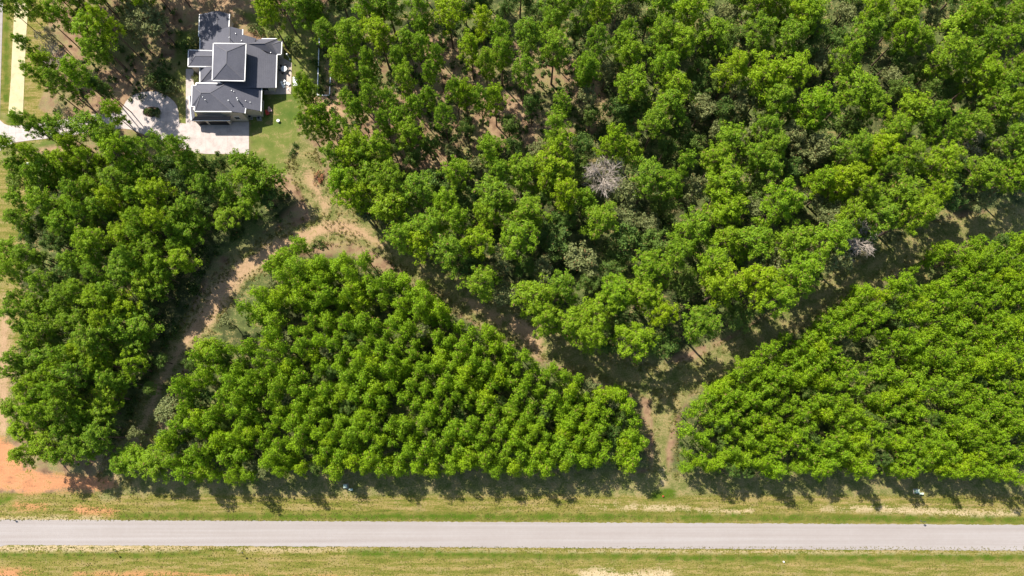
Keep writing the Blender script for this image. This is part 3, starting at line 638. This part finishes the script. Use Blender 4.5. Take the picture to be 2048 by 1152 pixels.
def dead_tree(seed, H=13.0, R=4.0, twigs=True):
    r = np.random.default_rng(seed); tr = MB(); tr.tube((0, 0, -.3), (.2, .1, H*.6), .22, .15, 6, False)
    tw = MB()
    for i in range(16):
        a = i*2.4+r.normal()*.4; b0 = np.array((.2, .1, H*(.34+.26*r.random()))); e = r.uniform(.4, 1.1)
        q = b0+np.array((math.cos(a)*R*.6, math.sin(a)*R*.6, R*.55*e)); tr.tube(b0, q, .10, .05, 5, False)
        for j in range(9):
            d = r.normal(size=3); d[2] = abs(d[2])*.6; d[:2] += (math.cos(a)*1.1, math.sin(a)*1.1); d /= np.linalg.norm(d); s0 = b0+(q-b0)*r.uniform(.45, 1)
            e2 = s0+d*R*r.uniform(.25, .5); tw.tube(s0, e2, .05, .02, 4, False)
            for k in range(8):
                d2 = d+r.normal(size=3)*.6; d2 /= np.linalg.norm(d2); s1 = s0+(e2-s0)*r.uniform(.35, 1); tw.tube(s1, s1+d2*R*r.uniform(.12, .28), .045, .018, 3, False)
    return tr, tw, R, H*.72, H
def mbmesh(mb, name, mat):
    me = bpy.data.meshes.new(name); me.from_pydata(mb.v, [], mb.f); me.update(); me.materials.append(mat); return me
PROTO = {}
def proto(kind, k, gen, mat):
    V, F, tr, R, hc, H = gen
    PROTO.setdefault(kind, []).append((mesh_np('crown_'+kind, V, F, mat), mbmesh(tr, 'trunk_'+kind, M['bark']), R, hc, H, V, F))
for k in range(7): proto('pine', k, tall_pine(100+k), M['pine'])
for k in range(6): proto('young', k, young_pine(200+k), M['young'])
for k in range(4): proto('broad', k, broadleaf(300+k), M['broad'])
for k in range(3): proto('olive', k, broadleaf(320+k, 15, 4.0, 40, .22, 70), M['olive'])
proto('lime', 0, broadleaf(340, 19, 4.2, 46, .24, 80), M['lime'])
for k in range(2): proto('grey', k, broadleaf(350+k, 15, 4.2, 26, .17, 70), M['grey'])
HGT = dict(pine=(.92, 1.12), young=(.74, 1.2), broad=(.75, 1.15), olive=(.8, 1.1), lime=(1, 1), grey=(.9, 1.0))

# ------------------------------------------------------------------ where the trees stand (photo position of the crown)
TREES = []
def put(kind, px, py, rpx, zone, hs=None):
    pk = random.randrange(len(PROTO[kind])); R, hc = PROTO[kind][pk][2:4]
    sz = hs if hs else random.uniform(*HGT[kind]); sxy = max(.6, min(1.5, rpx*.134/R))
    p = G(px, py, hc*sz)
    TREES.append(dict(kind=kind, pk=pk, px=px, py=py, r=rpx, x=p[0], y=p[1], sz=sz, sxy=sxy, rz=random.uniform(0, 6.283), zone=zone))
def many(kind, ox, oy, k, lst, zone):
    for t_ in lst:
        x, y, r = t_[:3]; kd = t_[3] if len(t_) > 3 else kind
        put(kd, ox+x*k, oy+y*k, r*k*(.84 if zone == 'sparse' else 1), zone)
# sparse pines on bare ground, right of the house
many('pine', 600, 0, .3472, [(60,40,70),(270,200,105),(130,190,80),(450,190,100),(230,370,90),(390,350,60),(620,240,70),(560,330,60),(700,260,70),(600,450,80),(700,60,90),(850,60,110),(700,160,60),
    (1050,110,75),(1150,180,75),(980,270,80),(1160,300,85),(1310,190,100),(1450,130,80),(1470,270,115),(1290,400,85),(1070,360,75),(1650,400,90),(790,320,50),(740,410,60),(890,500,70),(950,540,75),(1040,560,70),
    (1125,570,75),(820,650,75),(390,440,75),(390,545,80),(510,560,70),(270,590,70),(330,630,60),(560,680,75),(660,600,65),(740,560,60),(620,760,90),(310,820,80),(200,910,80),(370,900,80),(400,980,70),(130,660,70),
    (230,740,60),(900,980,100),(1090,860,90),(1150,990,75),(1440,1020,100),(1480,740,90),(1500,610,70),(480,700,60),(540,860,70,'broad'),(760,830,80,'broad'),(960,740,70,'broad'),(1210,720,90,'broad'),
    (1340,600,80,'broad'),(1230,850,70,'broad'),(1360,880,80,'olive'),(870,880,60,'olive'),(660,900,80,'broad'),(1180,60,70,'broad'),(950,60,70,'broad'),(1580,200,70,'broad')], 'sparse')
many('pine', 1150, 0, .3472, [(150,30,70),(300,160,60),(250,240,60),(320,310,80),(130,220,65),(60,400,60),(180,410,75,'olive'),(340,480,100),(660,60,100),(620,230,100),(570,500,100),(540,600,90),(470,700,80),(730,640,90,'olive'),(930,180,95,'broad'),
    (880,70,80,'olive'),(920,380,90),(1100,430,120),(950,620,65,'olive'),(1170,130,80,'broad'),(1230,210,90),(1350,60,105),(1400,620,105),(1120,720,80),(1250,780,90,'olive'),(890,830,100),(820,910,90),(640,950,60),(210,820,80),
    (330,860,75),(430,1020,110),(560,1060,75),(180,1000,135,'grey'),(700,1090,90,'olive'),(1010,910,80),(1120,950,90),(1330,900,90,'olive'),(840,1080,75),(1420,1040,70),(60,1130,60),(100,660,65,'broad'),(420,130,80,'broad'),
    (760,300,70,'broad'),(700,400,70,'broad'),(1050,300,60,'broad'),(600,720,80,'broad'),(520,850,70,'broad'),(1330,300,70,'broad'),(1370,420,80,'olive'),(820,760,60,'olive')], 'wood')
many('pine', 1600, 0, .3472, [(60,60,90),(210,210,85,'broad'),(160,360,110,'olive'),(250,70,80,'olive'),(390,180,85),(390,280,80,'olive'),(430,60,70),(620,60,80),(610,170,80),(740,120,65,'olive'),(690,230,75),(890,190,105,'lime'),(870,310,110),
    (1070,240,70),(1180,250,80),(1000,70,70),(1100,130,60),(1240,70,80),(980,350,60),(330,500,120),(430,600,80),(90,610,110),(500,430,80,'olive'),(640,650,115),(780,650,60),(550,750,70),(1060,430,110),(1200,470,60),(1260,390,70),
    (1150,600,100),(300,720,95,'broad'),(330,840,90),(110,840,100,'olive'),(850,740,80),(990,840,95,'grey'),(1120,860,70,'olive'),(630,890,80),(500,940,65),(810,930,110),(1070,990,90),(1230,800,80),(1240,1010,80),(320,1010,75),
    (190,1060,90),(360,1090,70),(590,1100,110),(790,1110,75),(50,720,80,'broad'),(560,320,80,'broad'),(700,420,80,'broad'),(840,500,80,'broad'),(740,520,60,'broad'),(1000,620,70,'broad')], 'wood')
for t_ in [(800,470,30),(780,410,42),(830,380,36),(900,500,44),(1030,470,44),(1065,590,58),(990,385,40),(1100,345,42),(1200,440,44),(1140,650,44),(1185,625,38),(1235,590,36),(1275,675,44),(1335,690,34,'broad'),(1400,650,40),(1300,540,42),(1390,455,48),
    (1250,490,40,'broad'),(1500,480,44),(1560,590,38),(1520,560,38),(1600,545,44),(1450,570,42),(1475,640,36,'broad'),(1640,480,40),(1670,520,36,'olive'),(1770,425,44),(1840,425,30),(1560,410,56),(1460,360,50),(860,450,36),(960,560,34),
    (740,355,34),(700,320,30),(680,360,30),(760,300,30),(1110,480,44,'broad'),(1160,520,44,'olive'),(1370,560,40,'broad'),(1730,460,34,'broad'),(1900,400,36,'broad')]:
    put(t_[3] if len(t_) > 3 else 'pine', *t_[:3], 'edge')
# trees round the house and driveway
many('pine', 0, 0, .2952, [(240,50,60),(120,30,45),(400,90,80),(560,110,70,'broad'),(610,230,125),(640,330,80),(960,90,150,'olive'),(1080,170,110,'olive'),(880,200,90,'olive'),(700,130,80),(180,310,40),(320,240,80,'grey'),(290,430,75),(500,490,85),(400,560,75),(250,520,55),(640,560,70,'broad'),
    (760,760,65),(165,820,65),(290,860,55),(400,870,90),(620,860,105),(710,920,80),(440,770,55,'grey'),(110,1020,75),(240,1060,60),(1100,970,75),(1210,1000,75),(900,1000,85),(770,1030,95),(600,1060,75),(480,990,70),(1280,150,60,'broad'),(20,20,30),(730,620,45,'broad')], 'house')
for t_ in [(530,18,26),(560,40,30,'broad'),(600,15,28),(640,30,30,'broad'),(604,165,17),(617,182,17),(604,196,12),(628,232,19),(612,250,17),(646,262,18)]:
    put(t_[3] if len(t_) > 3 else 'pine', *t_[:3], 'house')

def inpoly(x, y, poly):
    c_ = False; n = len(poly)
    for i in range(n):
        (x1, y1), (x2, y2) = poly[i], poly[(i+1) % n]
        if (y1 > y) != (y2 > y) and x < (x2-x1)*(y-y1)/(y2-y1)+x1: c_ = not c_
    return c_
def fill(poly, kinds, rlo, rhi, gap, zone, tries, avoid=(), hs=None):
    xs, ys = [p[0] for p in poly], [p[1] for p in poly]; n0 = len(TREES)
    for _ in range(tries):
        x, y, r = random.uniform(min(xs), max(xs)), random.uniform(min(ys), max(ys)), random.uniform(rlo, rhi)
        if not inpoly(x, y, poly) or any(inpoly(x, y, a) for a in avoid): continue
        if all((x-t_['px'])**2+(y-t_['py'])**2 > (gap*(r+t_['r']))**2 for t_ in TREES): put(random.choice(kinds), x, y, r, zone, hs(x, y) if hs else None)
    return len(TREES)-n0
P1 = [(20,300),(120,300),(250,300),(330,325),(400,322),(450,310),(520,322),(552,352),(560,380),(525,402),(446,436),(384,488),(342,545),(312,612),(282,688),(252,780),(216,852),(180,905),(120,920),(45,915),(15,860),(25,790),(10,740),(50,690),(40,640),(15,590),(10,520),(25,450),(15,380)]
EAST = np.array([(520,322),(552,352),(560,380),(525,402),(440,432),(376,484),(334,540),(306,610),(275,685),(246,778),(212,850)], float)
def west_h(x, y):      # the stand is lower along its sunny edge and towards the road
    d = -lined(np.array([(x, y)], float), EAST, 0.0)[0]
    if y > 860: return random.uniform(.68, .80)
    return random.uniform(.56, .68) if d < 34 else random.uniform(.66, .80) if d < 80 else random.uniform(.74, .96)
fill(P1, ['pine']*8+['broad']*2, 19, 33, .63, 'west', 9000, hs=west_h)
P4 = [(640,10),(2090,-30),(2090,380),(1900,400),(1790,455),(1700,510),(1620,570),(1560,600),(1480,650),(1340,705),(1250,690),(1120,665),(1050,620),(960,570),(880,520),(800,470),(720,420),(670,350),(650,300),(760,290),(850,330),(1000,290),(1100,300),(1170,240),(1150,30),(900,20)]
fill(P4, ['pine']*4+['broad']*5+['olive']*2, 26, 38, .64, 'wood', 9000)
fill([(580,-60),(2100,-60),(2100,0),(580,0)], ['pine','pine','broad'], 28, 36, .62, 'wood', 600)
fill([(60,-140),(600,-140),(600,-8),(60,-8)], ['pine'], 24, 32, .62, 'house', 1200)
# planted rows
def rows(poly, ang, dr, di, r0, r1, zone, skip=0.05, gaps=()):
    """rows of planted pines, angle of the row in photo degrees"""
    a = math.radians(ang); d = np.array((math.cos(a), -math.sin(a))); nn = np.array((-d[1], d[0])); xs = [p[0] for p in poly]; ys = [p[1] for p in poly]
    c0 = np.array((sum(xs)/len(xs), sum(ys)/len(ys)))
    for i in range(-60, 61):
        off = random.uniform(0, di)
        for j in range(-60, 61):
            p = c0+nn*(i*dr+random.gauss(0, 2.2))+d*(j*di+off+random.gauss(0, 4.0))
            if not inpoly(p[0], p[1], poly) or any(inpoly(p[0], p[1], g) for g in gaps) or random.random() < skip: continue
            r = random.uniform(r0, r1)
            if any((p[0]-t_['px'])**2+(p[1]-t_['py'])**2 < (.55*(r+t_['r']))**2 for t_ in TREES if t_['zone'] != zone): continue
            q_ = random.random(); put('young' if q_ > .06 else 'broad' if q_ > .025 else 'olive', p[0], p[1], r, zone, None if q_ > .06 else random.uniform(.55, .75))
P2 = [(385,714),(445,683),(545,655),(620,635),(700,628),(780,632),(860,635),(920,640),(1000,668),(1060,715),(1130,745),(1200,770),(1262,790),(1288,850),(1294,905),(1278,940),(1200,938),(1000,942),(700,945),(450,955),(345,950),(322,900),(338,845),(356,775)]
P2B = [(482,612),(520,565),(538,515),(575,490),(640,482),(690,500),(790,535),(850,580),(905,612),(880,628),(800,612),(720,612),(640,618),(560,635),(500,655),(478,645)]
P3 = [(1388,815),(1412,780),(1480,712),(1560,680),(1650,625),(1740,570),(1830,540),(1890,495),(1990,468),(2090,455),(2090,965),(1980,950),(1700,945),(1460,952),(1364,940),(1360,880),(1370,845)]
rows(P2B, 40, 28, 24, 16, 25, 'upper_left', .10)
rows(P2, 62, 29, 20.5, 13, 22, 'left', .05)
rows(P3, 38, 28, 20, 12, 21, 'right', .05, gaps=([(1690,690),(1740,660),(1750,720),(1700,735)], [(1835,555),(1900,520),(1910,545),(1850,575)]))
for t_ in [(262,915,30),(300,925,34),(240,925,24),(345,820,34,'olive'),(335,880,30,'broad'),(412,700,28),(302,775,17,'broad'),(322,722,15,'broad'),(272,868,18,'olive'),(455,645,20,'olive')]: put(t_[3] if len(t_) > 3 else 'pine', *t_[:3], 'gap', .55)
# no tree whose shadow would fall on the sunlit house, except the pine that shades its north wing
def shades_house(t_):
    hc = PROTO[t_['kind']][t_['pk']][3]*t_['sz']-4; x, y = t_['x']+.612*hc, t_['y']-.704*hc
    return -88 < x < -60 and 89 < y < 119.5
TREES[:] = [t_ for t_ in TREES if not shades_house(t_)]
sp = G(413, 47, 4); put('pine', 372, -12, 26, 'house', 1.0); TREES[-1]['x'], TREES[-1]['y'] = sp[0]-6.9, sp[1]+7.9
print('TREES', {k: sum(1 for t_ in TREES if t_['kind'] == k) for k in PROTO}, {z: sum(1 for t_ in TREES if t_['zone'] == z) for z in set(t_['zone'] for t_ in TREES)})

# ------------------------------------------------------------------ building the trees, each one its own object with trunk and crown
ONES = 'first second third fourth fifth sixth seventh eighth ninth tenth eleventh twelfth thirteenth fourteenth fifteenth sixteenth seventeenth eighteenth nineteenth'.split()
TENS = {2: ('twentieth', 'twenty'), 3: ('thirtieth', 'thirty'), 4: ('fortieth', 'forty'), 5: ('fiftieth', 'fifty')}
def nth(n):
    if n < 20: return ONES[n-1]
    a, b_ = divmod(n, 10); return TENS[a][0] if b_ == 0 else TENS[a][1]+'-'+ONES[b_-1]
def front(ts, w=14):
    return sorted([t_ for t_ in ts if not any(abs(o['px']-t_['px']) < w and o['py'] > t_['py']+4 for o in ts)], key=lambda t_: t_['px'])
for zone, nm in (('left', 'left plantation'), ('right', 'right plantation')):
    ts = [t_ for t_ in TREES if t_['zone'] == zone and t_['kind'] == 'young']; fr_ = [t_ for t_ in front(ts) if t_['py'] > 900]
    for i, t_ in enumerate(fr_): t_['label'] = f'young pine, {nth(i+1)} from the left in the {nm} row facing the road'; t_['keep'] = True; t_['group'] = f'roadside row of the {nm}'
ZONE_TXT = {
 ('pine', 'sparse'): ('slender pine on open ground right of house', 'scattered pines right of the house'),
 ('broad', 'sparse'): ('dark broadleaf tree among the open pines', 'broadleaf trees among the scattered pines'),
 ('olive', 'sparse'): ('olive green tree among the open pines', 'olive trees among the scattered pines'),
 ('pine', 'wood'): ('tall bright pine inside the upper right wood', 'pines of the upper right wood'),
 ('broad', 'wood'): ('dark broadleaf tree inside the upper right wood', 'broadleaf trees of the upper right wood'),
 ('olive', 'wood'): ('olive green tree inside the upper right wood', 'olive trees of the upper right wood'),
 ('pine', 'west'): ('tall pine in the dense left stand', 'pines of the left stand'),
 ('broad', 'west'): ('dark broadleaf tree in the left pine stand', 'broadleaf trees of the left stand'),
 ('young', 'left'): ('young pine inside the left plantation', 'inner rows of the left plantation'),
 ('young', 'upper_left'): ('young pine in the left plantation upper strip', 'upper strip of the left plantation'),
 ('young', 'right'): ('young pine inside the right plantation', 'inner rows of the right plantation'),
 ('broad', 'left'): ('dark leafy tree among the left plantation pines', 'leafy trees in the left plantation'),
 ('olive', 'left'): ('olive leafy tree among the left plantation pines', 'leafy trees in the left plantation'),
 ('broad', 'upper_left'): ('dark leafy tree in the plantation upper strip', 'leafy trees in the left plantation'),
 ('olive', 'upper_left'): ('olive leafy tree in the plantation upper strip', 'leafy trees in the left plantation'),
 ('broad', 'right'): ('dark leafy tree among the right plantation pines', 'leafy trees in the right plantation'),
 ('olive', 'right'): ('olive leafy tree among the right plantation pines', 'leafy trees in the right plantation'),
 ('pine', 'gap'): ('medium pine at the lower end of the track', 'trees at the lower track end'),
 ('olive', 'gap'): ('olive shrubby tree between track and left plantation', 'trees at the lower track end'),
 ('broad', 'gap'): ('dark bushy tree between track and left plantation', 'trees at the lower track end'),
}
def by_order(sel, key, fmt, group):
    for i, t_ in enumerate(sorted([t_ for t_ in TREES if sel(t_) and 'label' not in t_], key=key)): t_['label'] = fmt.format(nth(i+1)); t_['group'] = group; t_['keep'] = True
by_order(lambda t_: t_['zone'] == 'edge' and t_['kind'] == 'pine', lambda t_: t_['px'], 'tall pine, {} from the left along the wood edge above the grassy track', 'pines along the wood edge')
by_order(lambda t_: t_['zone'] == 'edge' and t_['kind'] in ('broad', 'olive'), lambda t_: t_['px'], 'broadleaf tree, {} from the left along the wood edge above the track', 'broadleaf trees along the wood edge')
by_order(lambda t_: t_['zone'] == 'house' and t_['kind'] == 'pine' and t_['px'] > 500, lambda t_: t_['py'], 'tall pine on the right side of the house, {} from the top', 'pines right beside the house')
by_order(lambda t_: t_['zone'] == 'house' and t_['kind'] == 'pine' and t_['py'] > 215, lambda t_: t_['px'], 'tall pine just below the driveway, {} from the left', 'pines below the driveway')
by_order(lambda t_: t_['zone'] == 'house' and t_['kind'] == 'pine', lambda t_: t_['px'], 'tall leaning pine above the driveway, {} from the left', 'pines above the driveway')
by_order(lambda t_: t_['zone'] == 'house', lambda t_: t_['px'], 'broadleaf tree in the grounds of the house, {} from the left', 'broadleaf trees round the house')
by_order(lambda t_: t_['kind'] == 'lime', lambda t_: t_['px'], 'bright lime green tree in the upper right wood', None)
by_order(lambda t_: t_['kind'] == 'grey', lambda t_: t_['px'], 'pale grey thinly leaved tree in the upper wood, {} from the left', 'pale grey trees of the wood')
for t_ in TREES:
    if 'label' not in t_: t_['desc'], t_['group'] = ZONE_TXT[(t_['kind'], t_['zone'])]
for g_ in set(t_['desc'] for t_ in TREES if 'desc' in t_):      # by place: strips from the top, counted from the left
    ts = sorted([t_ for t_ in TREES if t_.get('desc') == g_], key=lambda t_: t_['py']); per = max(1, math.ceil(len(ts)/max(1, math.ceil(len(ts)/14))))
    for b0 in range(0, len(ts), per):
        for i, t_ in enumerate(sorted(ts[b0:b0+per], key=lambda t_: t_['px'])):
            t_['label'] = g_ + (f', {nth(i+1)} from left' if len(ts) <= per else f', {nth(i+1)} from left in the {nth(b0//per+1)} band down')
NAME = dict(pine='pine_tree', young='young_pine', broad='broadleaf_tree', olive='olive_green_tree', lime='lime_green_tree', grey='pale_grey_tree')
CATN = dict(pine='pine tree', young='young pine', broad='tree', olive='tree', lime='tree', grey='tree')
rest = {}
for kind in PROTO:
    ts = [t_ for t_ in TREES if t_['kind'] == kind]
    ts.sort(key=lambda t_: (-int(t_.get('keep', False)), -int(0 < t_['px'] < 2048 and 0 < t_['py'] < 1152), -t_['r']))
    for t_ in ts[:300]:
        e = tag(empty(NAME[kind], (t_['x'], t_['y'], 0), t_['rz']), t_['label'], CATN[kind], t_.get('group'))
        e.scale = (t_['sxy'], t_['sxy'], t_['sz'])
        pr = PROTO[kind][t_['pk']]; obj('trunk', pr[1], e); obj('crown', pr[0], e)
    rest[kind] = ts[300:]
def stuff_trees(kind, name, label, mat):
    ts = rest[kind]; LITE = []
    for pr in PROTO[kind]:      # lighter copies of the crowns: fewer, wider leaves, none low under the closed canopy
        Q = pr[5].reshape(-1, 4, 3); Q = Q[Q[:, 0, 2] > pr[4]*(.46 if kind == 'young' else .4)][::2]; m_ = Q.mean(1, keepdims=True); Q = (m_+(Q-m_)*1.38).reshape(-1, 3)
        LITE.append((Q, np.arange(len(Q)).reshape(-1, 4)))
    if not ts: return
    Vs, Fs, n = [], [], 0
    for t_ in ts:
        V, F = LITE[t_['pk']]; c_, s_ = math.cos(t_['rz']), math.sin(t_['rz'])
        W = np.column_stack([(V[:, 0]*c_-V[:, 1]*s_)*t_['sxy']+t_['x'], (V[:, 0]*s_+V[:, 1]*c_)*t_['sxy']+t_['y'], V[:, 2]*t_['sz']])
        Vs.append(W); Fs.append(F+n); n += len(V)
    print('STUFF', name, len(ts), sum(len(f) for f in Fs)); o = obj(name, mesh_np(name, np.concatenate(Vs), np.concatenate(Fs), mat)); tag(o, label, 'trees', None, 'stuff')
    tm = MB()
    for t_ in ts: tm.tube((t_['x'], t_['y'], -.2), (t_['x'], t_['y'], 11*t_['sz']), .15, .05, 5, False)
    k = tm.build('trunks', M['bark'], o); k['kind'] = 'stuff'
stuff_trees('young', 'plantation_mass', 'remaining young pines massed inside the two plantations', M['young'])
stuff_trees('pine', 'pine_mass', 'remaining smaller pines massed inside the woods', M['pine'])

# dead trees
def dead(px, py, seed, label, H=13, R=4.0):
    tr, tw, R, hc, H = dead_tree(seed, H, R); p = G(px, py, hc)
    e = tag(empty('dead_tree', (p[0], p[1], 0), seed), label, 'tree'); e_t = obj('trunk', mbmesh(tr, 'trunk', M['dead']), e); obj('twigs', mbmesh(tw, 'twigs', M['dead']), e)
dead(1722, 472, 1, 'bare pale dead tree at the wood edge above the shaded track', 18, 5.6)
dead(1212, 345, 2, 'bare grey dead tree in the middle of the wood', 22, 5.4)
dead(95, 105, 3, 'leafless grey tree between the straw strip and the pines', 12, 4.0)

# shrubs by the house, driveway and lawn
def shrub_mesh(seed, mat, R=1.0, n=9):
    r = np.random.default_rng(seed); c_ = r.normal(size=(n, 3))*np.array((.5, .5, .2))*R; c_[:, 2] = np.abs(c_[:, 2])+.4*R
    V, F = leaves(c_, r.uniform(.35, .6, n)*R, 34, .16, .85, .4, .8, .6, r); return mesh_np('shrub', V, F, mat)
SH = [shrub_mesh(400+k, M['under']) for k in range(3)]; SHO = [shrub_mesh(410+k, M['olive']) for k in range(2)]
def shrub(px, py, r, label, olive=False, group=None):
    p = G(px, py, r*.5); o = obj('shrub', random.choice(SHO if olive else SH)); o.location = (p[0], p[1], 0); o.rotation_euler = (0, 0, random.uniform(0, 6)); o.scale = (r, r, r)
    tag(o, label, 'shrub', group)
for i, (x, y) in enumerate([(296,222),(303,227),(311,223),(316,228)]): shrub(x, y, 1.0, f'low shrub in the driveway island bed, {nth(i+1)} from the left', i % 2 == 1, 'island bed shrubs')
shrub(590, 293, .8, 'small dark shrub at the lower edge of the lawn, upper one'); shrub(585, 305, 1.0, 'small dark shrub at the lower edge of the lawn, lower one')
for i, (x, y) in enumerate([(392,146),(391,154),(394,160)]): shrub(x, y, .9, f'yellowish shrub by the front walk of the house, {nth(i+1)} from the top', True, 'front walk shrubs')
for i, (x, y, r) in enumerate([(300,160,2.2),(318,152,2.4),(334,165,2.0),(345,178,1.8),(325,178,1.6),(375,95,2.2),(396,80,1.8),(385,112,1.6)]): shrub(x, y, r, f'bushy shrub between driveway circle and house, {nth(i+1)} from the driveway', i % 3 == 0, 'shrubs left of the house')
for i, (x, y, r) in enumerate([(505,55,1.3),(520,62,1.3),(540,68,1.4),(580,85,1.8),(590,98,1.5)]): shrub(x, y, r, f'shrub on the back lawn behind the house, {nth(i+1)} from the left', i % 2 == 0, 'back lawn shrubs')
bp = G(640, 358); br = tag(empty('brush_pile', (bp[0], bp[1], 0)), 'reddish brown pile of dead pine branches beside the track', 'brush pile')
r_ = np.random.default_rng(9); V, F = leaves(r_.normal(size=(10, 3))*np.array((1.3, .8, .15))+(0, 0, .4), np.full(10, .6), 30, .28, .5, .3, .8, .25, r_); obj('needles', mesh_np('needles', V, F, M['deadred']), br)
bb = MB()
for k in range(9):
    a = random.uniform(0, 6.3); c_ = np.array((random.gauss(0, 1), random.gauss(0, .6), .4)); d = np.array((math.cos(a), math.sin(a), .1))*1.4; bb.tube(c_-d, c_+d, .06, .03, 5)
kk = bb.build('branches', M['bark'], br); kk['kind'] = 'stuff'

# undergrowth on the forest floor and weeds on the tracks: nobody could count it
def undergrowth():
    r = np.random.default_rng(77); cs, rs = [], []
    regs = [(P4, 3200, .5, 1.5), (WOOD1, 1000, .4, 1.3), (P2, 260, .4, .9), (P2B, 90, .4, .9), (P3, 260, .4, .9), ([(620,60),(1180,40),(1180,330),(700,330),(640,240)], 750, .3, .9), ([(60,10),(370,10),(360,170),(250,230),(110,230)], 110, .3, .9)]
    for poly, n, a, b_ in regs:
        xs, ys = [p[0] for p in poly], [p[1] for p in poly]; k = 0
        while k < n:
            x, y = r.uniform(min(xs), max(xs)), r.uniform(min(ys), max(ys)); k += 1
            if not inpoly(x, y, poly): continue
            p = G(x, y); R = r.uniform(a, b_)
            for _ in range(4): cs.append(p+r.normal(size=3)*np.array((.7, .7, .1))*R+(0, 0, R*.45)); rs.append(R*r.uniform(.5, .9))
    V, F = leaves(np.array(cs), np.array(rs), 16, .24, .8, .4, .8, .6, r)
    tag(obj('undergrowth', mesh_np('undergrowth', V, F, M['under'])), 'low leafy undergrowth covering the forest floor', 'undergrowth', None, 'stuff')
    cs, rs = [], []
    for line, w_, n in ((TRACK, 5.0, 1700), (WTRACK, 5.0, 1100), ([(1330,780),(1328,860),(1325,960)], 4.5, 160)):
        L = P2D(line)
        for _ in range(n):
            i = r.integers(len(L)-1); t0 = r.random(); d = L[i+1]-L[i]; nn = np.array((-d[1], d[0])); nn /= np.linalg.norm(nn)
            s_ = r.choice((-1, 1))*w_*r.uniform(.1, 1)**.6; p = L[i]+d*t0+nn*s_; cs.append((p[0], p[1], .12)); rs.append(r.uniform(.2, .55))
    V, F = leaves(np.array(cs), np.array(rs), 12, .15, .5, 1.0, .5, .4, r)
    tag(obj('track_weeds', mesh_np('track_weeds', V, F, M['tuft'])), 'weeds and tufts of grass along the tracks', 'weeds', None, 'stuff')
undergrowth()
def verge_grass():
    r = np.random.default_rng(5); cs = []
    for y0, y1, n in ((986, 1036, 4200), (1036.5, 1042, 900), (1093, 1101, 1100), (1101, 1170, 4200)):
        for _ in range(n): p = G(r.uniform(-40, 2090), y0+(y1-y0)*r.random()); cs.append((p[0], p[1], .03))
    cs = np.array(cs); V, F = leaves(cs, r.uniform(.10, .32, len(cs)), 8, .10, .2, 3.0, .15, .45, r)
    tag(obj('verge_grass', mesh_np('verge_grass', V, F, M['tuft'])), 'short green and straw coloured grass tufts on the road verges', 'grass', None, 'stuff')
verge_grass()
